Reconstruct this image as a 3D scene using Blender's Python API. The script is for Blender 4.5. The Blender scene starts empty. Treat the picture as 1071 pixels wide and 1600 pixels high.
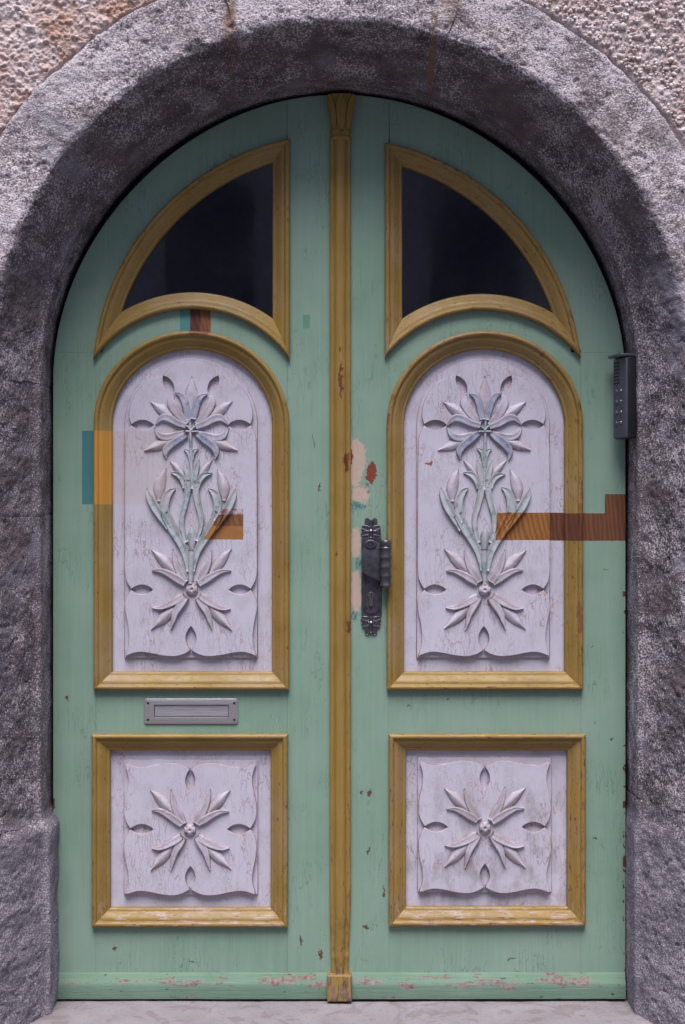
import bpy, math, random
import numpy as np
from mathutils import Vector
from mathutils.geometry import tessellate_polygon

# ------------------------------------------------------------------ camera, sky, sun, exposure
scene = bpy.context.scene
R = math.radians
S = 0.002                       # metres per photograph pixel in the plane of the door
CX, GY = 535.0, 1560.0          # photograph column of x = 0, row of the doorstep
DIST = 4.4

cam_d = bpy.data.cameras.new('camera')
cam = bpy.data.objects.new('camera', cam_d)
scene.collection.objects.link(cam)
cam.location = (0.0, -DIST, (GY - 800) * S)
cam.rotation_euler = (R(90), 0, 0)
cam_d.sensor_fit = 'VERTICAL'
cam_d.sensor_height = 36.0
cam_d.lens = 36.0 * DIST / 3.2
cam_d.clip_start = 0.05
cam_d.clip_end = 500
scene.camera = cam

SUN_EL, SUN_AZ = 64.5, -4.0     # elevation, and swing towards the left of the door
world = bpy.data.worlds.new('World')
scene.world = world
world.use_nodes = True
wn = world.node_tree
sky = wn.nodes.new('ShaderNodeTexSky')
sky.sky_type = 'NISHITA'
sky.sun_disc = False
sky.sun_elevation = R(SUN_EL)
sky.sun_rotation = R(180 + SUN_AZ)
sky.air_density = 1.0
sky.dust_density = 2.0
sky.ozone_density = 1.0
bg = wn.nodes['Background']
wn.links.new(sky.outputs['Color'], bg.inputs['Color'])
bg.inputs['Strength'].default_value = 0.055

sun_d = bpy.data.lights.new('sun', 'SUN')
sun = bpy.data.objects.new('sun', sun_d)
scene.collection.objects.link(sun)
sun_d.energy = 1.5
sun_d.angle = R(34)
sun_d.color = (1.0, 0.975, 0.97)
sun.location = (0, -6, 9)
sun.rotation_euler = (R(90 - SUN_EL), 0, R(SUN_AZ))

scene.view_settings.view_transform = 'Standard'
scene.view_settings.look = 'None'
scene.view_settings.gamma = 1.0
scene.view_settings.use_curve_mapping = False
scene.view_settings.exposure = 1.57
scene.cycles.max_bounces = 6
scene.cycles.diffuse_bounces = 3
scene.cycles.glossy_bounces = 2

# ------------------------------------------------------------------ helpers
COL = scene.collection
def wx(px): return (px - CX) * S
def wz(py): return (GY - py) * S

def link(o, parent=None, loc=None):
    COL.objects.link(o)
    if parent is not None:
        o.parent = parent
    if loc is not None:
        o.location = loc
    return o

def tag(o, label, cat, group=None):
    o['label'] = label
    o['category'] = cat
    if group: o['group'] = group
    return o

def empty(name, loc, label, cat, group=None):
    o = bpy.data.objects.new(name, None)
    o.empty_display_size = 0.1
    link(o, None, loc)
    return tag(o, label, cat, group)

def mesh(name, V, F, mat, smooth=True, uv=None, rim=None):
    me = bpy.data.meshes.new(name)
    V = np.asarray(V, dtype=np.float64)
    me.from_pydata([tuple(v) for v in V], [], [tuple(int(i) for i in f) for f in F])
    if smooth:
        me.polygons.foreach_set('use_smooth', np.ones(len(me.polygons), dtype=bool))
    if uv is not None:
        ul = me.uv_layers.new(name='UVMap')
        li = np.empty(len(me.loops), dtype=np.int32)
        me.loops.foreach_get('vertex_index', li)
        ul.data.foreach_set('uv', np.asarray(uv)[li].astype(np.float32).ravel())
    if rim is not None:
        a = me.attributes.new('rim', 'FLOAT', 'POINT')
        a.data.foreach_set('value', np.asarray(rim, dtype=np.float32))
    if mat is not None:
        me.materials.append(mat)
    me.update()
    return me

def off(parent):
    return Vector(parent.location) if parent is not None else Vector((0, 0, 0))

def root_of(o):
    v = Vector((0, 0, 0))
    while o is not None:
        v = v + Vector(o.location)
        o = o.parent
    return v

def part(name, V, F, mat, parent=None, smooth=True, uv=None, rim=None):
    """vertices given in world coordinates"""
    V = np.asarray(V, dtype=np.float64)
    if parent is not None:
        V = V - np.array(root_of(parent))[None, :]
    o = bpy.data.objects.new(name, mesh(name, V, F, mat, smooth, uv, rim))
    return link(o, parent)

def grid_faces(n, m, base=0, closed_n=False):
    F = []
    nn = n if closed_n else n - 1
    for i in range(nn):
        j = (i + 1) % n
        for k in range(m - 1):
            F.append((base + i*m + k, base + i*m + k + 1, base + j*m + k + 1, base + j*m + k))
    return F

def np_grid_faces(n, m):
    i = np.arange(n - 1)[:, None]; k = np.arange(m - 1)[None, :]
    a = i*m + k
    return np.stack([a, a + 1, a + m + 1, a + m], -1).reshape(-1, 4)

def fast_mesh(name, V, Q, mat, uv=None):
    me = bpy.data.meshes.new(name)
    me.vertices.add(len(V)); me.vertices.foreach_set('co', V.astype(np.float32).ravel())
    me.loops.add(Q.size); me.loops.foreach_set('vertex_index', Q.astype(np.int32).ravel())
    me.polygons.add(len(Q))
    me.polygons.foreach_set('loop_start', np.arange(0, Q.size, 4, dtype=np.int32))
    me.polygons.foreach_set('use_smooth', np.ones(len(Q), dtype=bool))
    me.update(calc_edges=True)
    me.validate()
    me.materials.append(mat)
    return me

# --- vectorised value noise
def _hash(ix, iy, iz):
    h = (ix*374761393 + iy*668265263 + iz*2147483647) & 0xFFFFFFFF
    h = ((h ^ (h >> 13)) * 1274126177) & 0xFFFFFFFF
    h = (h ^ (h >> 16)) & 0xFFFFFF
    return h / float(0xFFFFFF) * 2 - 1
def vnoise(P):
    I = np.floor(P).astype(np.int64); f = P - I
    f = f*f*f*(f*(f*6 - 15) + 10)
    out = 0
    for dx in (0, 1):
        wxx = f[:, 0] if dx else 1 - f[:, 0]
        for dy in (0, 1):
            wy = f[:, 1] if dy else 1 - f[:, 1]
            for dz in (0, 1):
                wzz = f[:, 2] if dz else 1 - f[:, 2]
                out = out + wxx*wy*wzz*_hash(I[:, 0]+dx, I[:, 1]+dy, I[:, 2]+dz)
    return out
def fbm(P, size, octv=3, seed=0.0, rough=0.5):
    s, a, t = 0, 1.0, 0
    Q = P / size + seed*17.3 + 1000.0
    for _ in range(octv):
        s = s + a*vnoise(Q); t += a
        Q = Q*2.03 + 11.7; a *= rough
    return s / t

def smooth01(x): 
    x = np.clip(x, 0, 1); return x*x*(3 - 2*x)

# --- 2D polygon helpers (world x,z)
def area2(P):
    x, z = P[:, 0], P[:, 1]
    return 0.5*np.sum(x*np.roll(z, -1) - np.roll(x, -1)*z)
def mitre(P, limit=6.0):
    """unit-offset vectors pointing to the inside of a counter-clockwise polygon"""
    d = np.roll(P, -1, 0) - P
    d /= np.maximum(np.linalg.norm(d, axis=1), 1e-9)[:, None]
    n = np.stack([-d[:, 1], d[:, 0]], 1)
    n0 = np.roll(n, 1, 0)
    b = n + n0
    k = np.sum(b*b, 1)/2
    k = np.maximum(k, 2.0/limit**2 if limit else 1e-6)
    return b / k[:, None]
def ccw(P):
    P = np.asarray(P, dtype=float)
    return P if area2(P) > 0 else P[::-1].copy()
def px2(P):
    P = np.asarray(P, dtype=float)
    return np.stack([(P[:, 0] - CX)*S, (GY - P[:, 1])*S], 1)

def slab_vf(P, y_front, y_back, bev=0.001, rounds=3, limit=2.5):
    """closed outline (world x,z) -> plate with a rounded front edge"""
    P = ccw(P)
    n = len(P)
    M = mitre(P, limit)
    rows = [(0.0, y_back)]
    for k in range(rounds + 1):
        a = (math.pi/2)*k/rounds
        rows.append((bev*(1 - math.cos(a)), y_front + bev*(1 - math.sin(a))))
    V = []
    for d, y in rows:
        Q = P + M*d
        V += [(q[0], y, q[1]) for q in Q]
    F = []
    for r in range(len(rows) - 1):
        for i in range(n):
            j = (i + 1) % n
            F.append((r*n + i, r*n + j, (r+1)*n + j, (r+1)*n + i))
    top = (len(rows) - 1)*n
    tri = tessellate_polygon([[Vector((V[top+i][0], V[top+i][2], 0)) for i in range(n)]])
    for t in tri:
        a, b, c = [V[top+i] for i in t]
        ar = (b[0]-a[0])*(c[2]-a[2]) - (c[0]-a[0])*(b[2]-a[2])
        F.append(tuple(top+i for i in (t if ar > 0 else t[::-1])))
    return V, F

def slab(name, P, y_front, y_back, mat, parent, bev=0.001, rounds=2, limit=2.5):
    V, F = slab_vf(P, y_front, y_back, bev, rounds, limit)
    o = part(name, V, F, mat, parent, smooth=False)
    return o

def shade_by_angle(me, deg=35):
    me.polygons.foreach_set('use_smooth', np.ones(len(me.polygons), dtype=bool))
    try: me.set_sharp_from_angle(angle=R(deg))
    except Exception: pass

def catmull(P, n):
    P = np.asarray(P, dtype=float)
    if P.ndim == 1: P = P[:, None]
    Q = np.vstack([2*P[0] - P[1], P, 2*P[-1] - P[-2]])
    m = len(P) - 1
    out = []
    for t in np.linspace(0, m - 1e-9, n):
        i = int(t); f = t - i
        a, b, c, d = Q[i], Q[i+1], Q[i+2], Q[i+3]
        out.append(0.5*((2*b) + (c - a)*f + (2*a - 5*b + 4*c - d)*f*f + (3*b - a - 3*c + d)*f**3))
    return np.array(out)

def arc_pts(cx, cy, rx, ry, a0, a1, n):
    t = np.radians(np.linspace(a0, a1, n))
    return np.stack([cx + rx*np.cos(t), cy - ry*np.sin(t)], 1)

def rrect(x0, x1, y0, y1, r, n=5):
    P = []
    for cx, cy, a in ((x1-r, y1-r, 270), (x1-r, y0+r, 0), (x0+r, y0+r, 90), (x0+r, y1-r, 180)):
        P += arc_pts(cx, cy, r, r, a, a+90, n).tolist()
    return np.array(P)

def box_vf(x0, x1, y0, y1, z0, z1):
    V = [(x, y, z) for x in (x0, x1) for y in (y0, y1) for z in (z0, z1)]
    F = [(0,1,3,2), (4,6,7,5), (0,4,5,1), (2,3,7,6), (0,2,6,4), (1,5,7,3)]
    return V, F

# ------------------------------------------------------------------ materials
class NT:
    def __init__(s, name, rough=0.6, metal=0.0, spec=0.3):
        s.m = bpy.data.materials.new(name); s.m.use_nodes = True
        s.t = s.m.node_tree
        s.b = s.t.nodes['Principled BSDF']
        s.b.inputs['Roughness'].default_value = rough
        s.b.inputs['Metallic'].default_value = metal
        s.b.inputs['Specular IOR Level'].default_value = spec
        g = s.t.nodes.new('ShaderNodeNewGeometry')
        s.pos = g.outputs['Position']
    def put(s, sock, v):
        if hasattr(v, 'links') or isinstance(v, bpy.types.NodeSocket): s.t.links.new(v, sock)
        elif isinstance(v, (tuple, list)) and len(v) == 3 and sock.type == 'RGBA': sock.default_value = (*v, 1)
        else: sock.default_value = v
    def math(s, op, a, b=0.0, c=0.0, clamp=False):
        n = s.t.nodes.new('ShaderNodeMath'); n.operation = op; n.use_clamp = clamp
        for i, v in enumerate((a, b, c)): s.put(n.inputs[i], v)
        return n.outputs[0]
    def vmul(s, v, k):
        n = s.t.nodes.new('ShaderNodeVectorMath'); n.operation = 'MULTIPLY'
        s.put(n.inputs[0], v); n.inputs[1].default_value = k
        return n.outputs[0]
    def vadd(s, v, k):
        n = s.t.nodes.new('ShaderNodeVectorMath'); n.operation = 'ADD'
        s.put(n.inputs[0], v); s.put(n.inputs[1], k)
        return n.outputs[0]
    def sep(s, v):
        n = s.t.nodes.new('ShaderNodeSeparateXYZ'); s.put(n.inputs[0], v)
        return n.outputs
    def noise(s, scale, detail=3.0, rough=0.55, vec=None, dist=0.0, col=False):
        n = s.t.nodes.new('ShaderNodeTexNoise')
        s.put(n.inputs['Vector'], s.pos if vec is None else vec)
        n.inputs['Scale'].default_value = scale; n.inputs['Detail'].default_value = detail
        n.inputs['Roughness'].default_value = rough; n.inputs['Distortion'].default_value = dist
        return n.outputs['Color' if col else 'Fac']
    def voro(s, scale, vec=None, feature='DISTANCE_TO_EDGE', out='Distance', rnd=1.0):
        n = s.t.nodes.new('ShaderNodeTexVoronoi'); n.feature = feature
        s.put(n.inputs['Vector'], s.pos if vec is None else vec)
        n.inputs['Scale'].default_value = scale; n.inputs['Randomness'].default_value = rnd
        return n.outputs[out]
    def rng(s, v, a, b, c=0.0, d=1.0, smooth=False):
        n = s.t.nodes.new('ShaderNodeMapRange'); n.clamp = True
        if smooth: n.interpolation_type = 'SMOOTHSTEP'
        for i, q in enumerate((v, a, b, c, d)): s.put(n.inputs[i], q)
        return n.outputs[0]
    def mix(s, f, a, b, mode='MIX'):
        n = s.t.nodes.new('ShaderNodeMix'); n.data_type = 'RGBA'; n.blend_type = mode
        s.put(n.inputs['Factor'], f); s.put(n.inputs['A'], a); s.put(n.inputs['B'], b)
        return n.outputs['Result']
    def attr(s, name):
        n = s.t.nodes.new('ShaderNodeAttribute'); n.attribute_name = name
        return n.outputs['Fac']
    def uv(s):
        n = s.t.nodes.new('ShaderNodeUVMap'); n.uv_map = 'UVMap'
        return n.outputs[0]
    def bump(s, h, strength=0.3, dist=0.01, prev=None):
        n = s.t.nodes.new('ShaderNodeBump'); n.inputs['Strength'].default_value = strength
        n.inputs['Distance'].default_value = dist
        s.put(n.inputs['Height'], h)
        if prev is not None: s.put(n.inputs['Normal'], prev)
        return n.outputs[0]
    def done(s, col, normal=None, rough=None):
        s.put(s.b.inputs['Base Color'], col)
        if normal is not None: s.put(s.b.inputs['Normal'], normal)
        if rough is not None: s.put(s.b.inputs['Roughness'], rough)
        return s.m
    # masks laid out in the plane of the door, in photograph pixels
    def plane(s):
        if not hasattr(s, '_pl'):
            j = s.vmul(s.vadd(s.noise(160, 2, col=True), (-0.5, -0.5, -0.5)), (0.0035, 0.0035, 0.0035))
            o = s.sep(s.vadd(s.pos, j)); s._pl = (o[0], o[2])
            k = s.vmul(s.vadd(s.noise(38, 5, 0.68, col=True), (-0.5, -0.5, -0.5)), (0.045, 0.045, 0.060))
            o = s.sep(s.vadd(s.pos, k)); s._pw = (o[0], o[2])
        return s._pl
    def rect(s, x0, x1, y0, y1):
        X, Z = s.plane()
        a = s.math('COMPARE', X, wx((x0+x1)/2), abs(x1-x0)/2*S)
        b = s.math('COMPARE', Z, wz((y0+y1)/2), abs(y1-y0)/2*S)
        return s.math('MULTIPLY', a, b)
    def blot(s, cx, cy, rx, ry, soft=0.25):
        s.plane(); X, Z = s._pw
        a = s.math('MULTIPLY_ADD', X, 1/(rx*S), -wx(cx)/(rx*S))
        b = s.math('MULTIPLY_ADD', Z, 1/(ry*S), -wz(cy)/(ry*S))
        d = s.math('MULTIPLY_ADD', a, a, s.math('MULTIPLY', b, b))
        return s.rng(d, 1.0 - soft, 1.0 + soft, 1.0, 0.0)
    def any(s, L):
        r = L[0]
        for q in L[1:]: r = s.math('MAXIMUM', r, q)
        return r
    def wood(s, scale, dark, light, seed=0.0, stretch=0.18):
        v = s.vadd(s.vmul(s.pos, (1.0, 1.0, stretch)), (seed, 0, seed*0.7))
        w = s.t.nodes.new('ShaderNodeTexWave'); w.wave_type = 'RINGS'; w.rings_direction = 'Y'
        s.put(w.inputs['Vector'], v); w.inputs['Scale'].default_value = scale
        w.inputs['Distortion'].default_value = 4.0; w.inputs['Detail'].default_value = 3.0
        w.inputs['Detail Scale'].default_value = 1.4
        f = s.rng(w.outputs['Fac'], 0.0, 0.9, 0.42, 0.95)
        f = s.math('MULTIPLY', f, s.rng(s.noise(60, 4, vec=v), 0.25, 0.6, 0.5, 1.0))
        return s.mix(f, dark, light)

RUST = (0.11, 0.035, 0.018)
PINK = (0.50, 0.36, 0.30)

def mat_green():
    s = NT('green_paint', 0.55, spec=0.35)
    a = s.noise(3.0, 4, 0.6)
    c = s.mix(s.rng(a, 0.3, 0.7), (0.172, 0.280, 0.208), (0.236, 0.334, 0.270))
    streak = s.noise(1.0, 5, 0.65, vec=s.vmul(s.pos, (60, 60, 2.2)))
    c = s.mix(s.rng(streak, 0.35, 0.75, 0.0, 0.35), c, (0.28, 0.38, 0.325))
    fade = s.rng(s.noise(7, 4, 0.6), 0.5, 0.75, 0.0, 0.35)
    c = s.mix(fade, c, (0.245, 0.335, 0.305))
    # fine vertical cracks in patches
    vc = s.vadd(s.vmul(s.pos, (95, 95, 6.5)), s.vmul(s.noise(30, 2, col=True), (1.2, 1.2, 0.8)))
    e = s.voro(1.0, vc)
    m = s.rng(s.noise(5.5, 3), 0.49, 0.64)
    crack = s.math('MULTIPLY', s.rng(e, 0.0, 0.045, 1.0, 0.0), m)
    c = s.mix(s.math('MULTIPLY', crack, 0.7), c, (0.07, 0.13, 0.10))
    # chips and knocks, more of them low down by the kickboard
    X, Z = s.plane()
    n1 = s.noise(38, 4, 0.62)
    low = s.rng(Z, 0.05, 1.1, 0.0, 0.055)
    chip = s.math('GREATER_THAN', n1, s.math('ADD', low, 0.715))
    chip2 = s.math('GREATER_THAN', s.noise(1.0, 3, 0.6, vec=s.vmul(s.pos, (120, 120, 40))), 0.735)
    c = s.mix(chip, c, s.mix(s.noise(200, 2), (0.16, 0.10, 0.09), (0.30, 0.21, 0.18)))
    c = s.mix(chip2, c, (0.045, 0.05, 0.045))
    # knocks whose place the photograph shows
    kn = [(106, 1090, 4, 6), (640, 1105, 2.5, 2), (832, 885, 6, 1.5), (947, 890, 6, 1.6), (470, 1470, 3, 10), (577, 1240, 4, 8), (955, 1155, 2.5, 4), (930, 1310, 5, 2),
          (565, 1240, 3, 5), (700, 1095, 3, 2), (850, 940, 2, 4), (925, 1010, 2, 2), (500, 760, 1.5, 9), (490, 690, 1.2, 14), (575, 1330, 2, 6), (300, 1500, 5, 2), (180, 1480, 3, 2), (800, 1500, 7, 2), (600, 1395, 2, 12), (500, 1490, 4, 9), (572, 1450, 5, 4), (81, 1255, 5, 14)]
    c = s.mix(s.any([s.blot(k[0], k[1], k[2]*0.75, k[3]*0.75) for k in kn]), c, (0.10, 0.055, 0.04))
    # old filler, undercoat and earlier colours by the lock
    pk = [(558, 712, 15, 26), (556, 742, 10, 18), (565, 772, 14, 13), (556, 848, 8, 24), (557, 925, 9, 32)]
    c = s.mix(s.any([s.blot(*k) for k in pk]), c, s.mix(s.noise(60, 3), (0.43, 0.31, 0.255), (0.50, 0.40, 0.345)))
    tl = [(574, 763, 4, 6), (556, 790, 14, 6), (560, 882, 5, 8), (555, 962, 7, 9), (571, 968, 5, 6)]
    c = s.mix(s.math('MULTIPLY', s.any([s.blot(*k) for k in tl]), s.rng(s.noise(1.0, 3, vec=s.vmul(s.pos, (150, 150, 60))), 0.4, 0.6)), c, (0.05, 0.135, 0.145))
    bare_ = s.any([s.blot(*k) for k in pk[:3]] + [s.blot(580, 740, 8, 17, 0.1)])
    c = s.mix(s.any([s.blot(580, 740, 8, 17, 0.1), s.blot(548, 716, 3, 12, .1)]), c, (0.20, 0.045, 0.025))
    # worn edge along the hanging stile
    edge = s.math('MULTIPLY', s.math('COMPARE', X, wx(976), 3.0*S), s.math('GREATER_THAN', s.noise(30, 3), 0.60))
    c = s.mix(edge, c, RUST)
    # conservator's windows through the paint layers
    c = s.mix(s.rect(128, 149, 673, 788), c, (0.055, 0.175, 0.185))
    c = s.mix(s.rect(281, 297, 478, 524), c, (0.08, 0.24, 0.235))
    c = s.mix(s.rect(297, 313, 478, 524), c, s.wood(30, (0.05, 0.018, 0.012), (0.13, 0.05, 0.03), 1.3))
    c = s.mix(s.rect(313, 329, 478, 524), c, s.wood(34, (0.10, 0.035, 0.014), (0.26, 0.10, 0.04), 2.1))
    c = s.mix(s.rect(473, 484, 492, 513), c, (0.12, 0.26, 0.18))
    wd = s.wood(26, (0.075, 0.026, 0.014), (0.19, 0.075, 0.036), 0.4)
    c = s.mix(s.any([s.rect(905, 979, 802, 845), s.rect(945, 979, 772, 845)]), c, wd)
    h = s.math('ADD', s.math('MULTIPLY', s.noise(1.0, 4, 0.6, vec=s.vmul(s.pos, (150, 150, 6))), 0.6),
               s.math('MULTIPLY', a, 0.4))
    h = s.math('SUBTRACT', h, s.math('MULTIPLY', bare_, 0.7))
    return s.done(c, s.bump(h, 0.45, 0.0022), s.rng(a, 0.3, 0.7, 0.45, 0.65))

def mat_kick():
    s = NT('green_kickboard_paint', 0.6, spec=0.3)
    a = s.noise(4.0, 4, 0.6)
    c = s.mix(s.rng(a, 0.3, 0.7), (0.135, 0.228, 0.165), (0.18, 0.275, 0.21))
    v = s.vmul(s.pos, (9, 60, 42))
    n1 = s.noise(1.0, 6, 0.68, vec=v)
    X, Z = s.plane()
    band = s.rng(s.math('ABSOLUTE', s.math('SUBTRACT', Z, wz(1533))), 0.0, 0.03, -0.075, 0.045)
    side = s.rng(X, -0.9, 0.35, 0.05, 0.0)
    chip = s.rng(n1, s.math('ADD', s.math('ADD', band, side), 0.55), s.math('ADD', s.math('ADD', band, side), 0.575))
    bare = s.mix(s.rng(s.noise(90, 4), 0.35, 0.65), (0.16, 0.10, 0.085), (0.30, 0.235, 0.23))
    dark = s.math('GREATER_THAN', s.noise(1.0, 4, 0.6, vec=s.vmul(s.pos, (40, 80, 130))), 0.67)
    c = s.mix(chip, c, bare)
    c = s.mix(dark, c, (0.07, 0.055, 0.05))
    h = s.noise(1.0, 4, 0.6, vec=s.vmul(s.pos, (8, 150, 150)))
    return s.done(c, s.bump(h, 0.5, 0.0025))

def mat_yellow():
    s = NT('ochre_paint', 0.48, spec=0.4)
    uv = s.uv(); o = s.sep(uv); U, V = o[0], o[1]
    X, Z = s.plane()
    a = s.noise(6, 4, 0.6)
    c = s.mix(s.rng(a, 0.3, 0.7), (0.205, 0.124, 0.024), (0.285, 0.176, 0.040))
    st = s.noise(1.0, 4, 0.65, vec=s.vmul(uv, (9, 260, 1)))
    c = s.mix(s.rng(st, 0.4, 0.75, 0.0, 0.45), c, (0.36, 0.235, 0.085))
    fd = s.rng(s.noise(4.5, 4, 0.6, vec=s.vadd(s.pos, (2, 5, 8))), 0.45, 0.68, 0.0, 0.6)
    c = s.mix(fd, c, (0.30, 0.205, 0.11))
    # dusty bloom on the sills and long weathering toward the foot of the door
    foot = s.rng(Z, 0.15, 0.75, 1.0, 0.0)
    right = s.rng(X, 0.05, 0.3, 0.0, 1.0)
    n1 = s.noise(1.0, 5, 0.66, vec=s.vmul(uv, (26, 120, 1)))
    bead = s.rng(s.math('ABSOLUTE', s.math('SUBTRACT', V, 0.022)), 0.0, 0.014, 0.055, 0.0)
    lip = s.rng(V, 0.010, 0.020, 0.045, 0.0)
    k = s.math('ADD', s.math('MULTIPLY', foot, 0.035), s.math('MULTIPLY', right, 0.045))
    k = s.math('ADD', k, s.math('ADD', bead, lip))
    th = s.math('SUBTRACT', 0.648, k)
    chip = s.rng(n1, th, s.math('ADD', th, 0.012))
    n2 = s.noise(40, 3)
    c = s.mix(chip, c, s.mix(s.rng(n2, 0.4, 0.6), (0.12, 0.050, 0.026), (0.26, 0.125, 0.06)))
    # pale primer where the bottom rails have flaked
    n3 = s.noise(1.0, 5, 0.68, vec=s.vmul(uv, (16, 70, 1)))
    fl = s.math('MULTIPLY', s.rng(Z, wz(1425), wz(1405), 1.0, 0.0), s.rng(n3, 0.55, 0.58))
    c = s.mix(fl, c, s.mix(n2, (0.30, 0.20, 0.14), (0.40, 0.31, 0.28)))
    spots = [(906, 965, 4, 26), (908, 790, 3, 40), (846, 556, 4, 5), (858, 592, 6, 5), (604, 660, 3, 22), (908, 905, 3, 14), (613, 620, 4, 6), (901, 660, 3, 4)]
    c = s.mix(s.any([s.blot(*q) for q in spots]), c, (0.22, 0.085, 0.035))
    dk = s.math('GREATER_THAN', s.noise(1.0, 3, 0.6, vec=s.vmul(uv, (45, 180, 1))), 0.67)
    c = s.mix(dk, c, (0.05, 0.03, 0.02))
    c = s.mix(s.rect(140, 178, 673, 788), c, s.mix(st, (0.44, 0.20, 0.028), (0.52, 0.255, 0.05)))
    c = s.mix(s.math('MULTIPLY', s.rect(296, 330, 508, 524), s.rng(n2, 0.3, 0.45)), c, (0.17, 0.06, 0.028))
    c = s.mix(s.rect(862, 914, 802, 845), c, s.wood(22, (0.07, 0.022, 0.012), (0.14, 0.05, 0.024), 3.0))
    h = st
    return s.done(c, s.bump(h, 0.35, 0.0016), s.rng(n2, 0.3, 0.7, 0.4, 0.6))

def mat_column():
    s = NT('ochre_column_paint', 0.5, spec=0.4)
    X, Z = s.plane()
    a = s.noise(6, 4, 0.6)
    c = s.mix(s.rng(a, 0.3, 0.7), (0.215, 0.131, 0.026), (0.30, 0.187, 0.046))
    st = s.noise(1.0, 4, 0.65, vec=s.vmul(s.pos, (240, 240, 7)))
    c = s.mix(s.rng(st, 0.4, 0.75, 0.0, 0.5), c, (0.37, 0.245, 0.09))
    foot = s.rng(Z, 0.02, 1.1, 1.0, 0.0)
    rs = s.rng(X, wx(533), wx(546), 0.0, 0.05)
    n1 = s.noise(1.0, 5, 0.66, vec=s.vmul(s.pos, (110, 110, 26)))
    th = s.math('SUBTRACT', 0.69, s.math('ADD', s.math('MULTIPLY', foot, 0.10), rs))
    c = s.mix(s.rng(n1, th, s.math('ADD', th, 0.015)), c, (0.20, 0.085, 0.05))
    n3 = s.noise(1.0, 5, 0.66, vec=s.vmul(s.pos, (80, 80, 17)))
    bare = s.math('SUBTRACT', 0.78, s.rng(Z, wz(1540), wz(1400), 0.30, 0.0))
    c = s.mix(s.rng(n3, bare, s.math('ADD', bare, 0.03)), c, s.mix(s.rng(s.noise(45, 4), 0.35, 0.65), (0.09, 0.05, 0.032), (0.22, 0.145, 0.115)))
    c = s.mix(s.any([s.blot(532, 595, 2.5, 30), s.blot(541, 722, 4, 15), s.blot(531, 546, 2, 4), s.blot(527, 867, 2.5, 5), s.blot(545, 980, 4, 9)]), c, (0.15, 0.035, 0.018))
    h = s.math('ADD', s.math('MULTIPLY', st, 0.4), s.math('MULTIPLY', n3, 0.3))
    return s.done(c, s.bump(h, 0.4, 0.002))

def white_base(s, crackle=1.0, pink=0.0):
    a = s.noise(5, 4, 0.6)
    c = s.mix(s.rng(a, 0.3, 0.7), (0.49, 0.46, 0.555), (0.545, 0.515, 0.615))
    dirt = s.rng(s.noise(14, 5, 0.65), 0.50, 0.78, 0.0, 0.55)
    c = s.mix(dirt, c, (0.36, 0.305, 0.325))
    # crackle: tall cells with cross breaks, only where the paint has gone brittle
    vc = s.vadd(s.vmul(s.pos, (68, 68, 8.5)), s.vmul(s.noise(26, 3, col=True), (1.5, 1.5, 0.9)))
    e = s.voro(1.0, vc)
    vd = s.vadd(s.vmul(s.pos, (135, 135, 38)), s.vmul(s.noise(40, 3, col=True), (1.4, 1.4, 1.4)))
    e2 = s.voro(1.0, vd)
    m = s.rng(s.noise(6.0, 3), 0.44, 0.58)
    ck = s.math('MULTIPLY', s.rng(e, 0.0, 0.048, 1.0, 0.0), m)
    ck2 = s.math('MULTIPLY', s.rng(e2, 0.0, 0.05, 0.6, 0.0), s.rng(s.noise(9, 3, vec=s.vadd(s.pos, (3, 1, 7))), 0.48, 0.60))
    ck = s.math('MULTIPLY', s.math('MAXIMUM', ck, ck2), crackle)
    c = s.mix(s.math('MULTIPLY', ck, 0.8), c, (0.27, 0.175, 0.165))
    # wear across the lower right panel
    X, Z = s.plane()
    w = s.math('MULTIPLY', s.rng(s.noise(1.0, 5, 0.65, vec=s.vmul(s.pos, (14, 14, 9))), 0.48, 0.72),
               s.math('MULTIPLY', s.rng(X, 0.1, 0.2), s.rng(Z, 0.55, 0.75, 1.0, 0.0)))
    c = s.mix(s.math('MULTIPLY', w, 0.8), c, (0.25, 0.215, 0.225))
    chip = s.math('GREATER_THAN', s.noise(42, 4, 0.6), 0.745)
    c = s.mix(chip, c, (0.26, 0.11, 0.065))
    return c, ck, chip

def white_patches(s, c):
    X, Z = s.plane()
    n2 = s.noise(70, 3)
    c = s.mix(s.math('MULTIPLY', s.rect(172, 275, 673, 788), 0.4), c, (0.47, 0.39, 0.39))
    # brown window on the left panel, cut off along the stem
    slant = s.math('GREATER_THAN', X, s.math('MULTIPLY_ADD', Z, 0.62, wx(318) - 0.62*wz(843)))
    c = s.mix(s.math('MULTIPLY', s.rect(310, 380, 795, 804), slant), c, s.mix(s.rng(n2, .4, .6), (0.22, 0.12, 0.11), (0.48, 0.40, 0.44)))
    c = s.mix(s.math('MULTIPLY', s.rect(310, 380, 804, 822), slant), c, s.wood(30, (0.10, 0.04, 0.02), (0.23, 0.10, 0.045), 1.0))
    c = s.mix(s.math('MULTIPLY', s.rect(310, 380, 822, 843), slant), c, s.mix(n2, (0.25, 0.105, 0.03), (0.36, 0.165, 0.055)))
    # grained band on the right panel
    sl2 = s.math('GREATER_THAN', X, s.math('MULTIPLY_ADD', Z, 0.05, wx(774) - 0.05*wz(845)))
    c = s.mix(s.math('MULTIPLY', s.rect(770, 859, 801, 844), sl2), c, s.wood(24, (0.12, 0.04, 0.012), (0.33, 0.14, 0.04), 5.2, 0.35))
    c = s.mix(s.rect(859, 884, 801, 845), c, s.wood(22, (0.07, 0.022, 0.012), (0.16, 0.06, 0.03), 3.0))
    c = s.mix(s.blot(669, 725, 8, 4, 0.1), c, (0.26, 0.10, 0.045))
    return c

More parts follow.
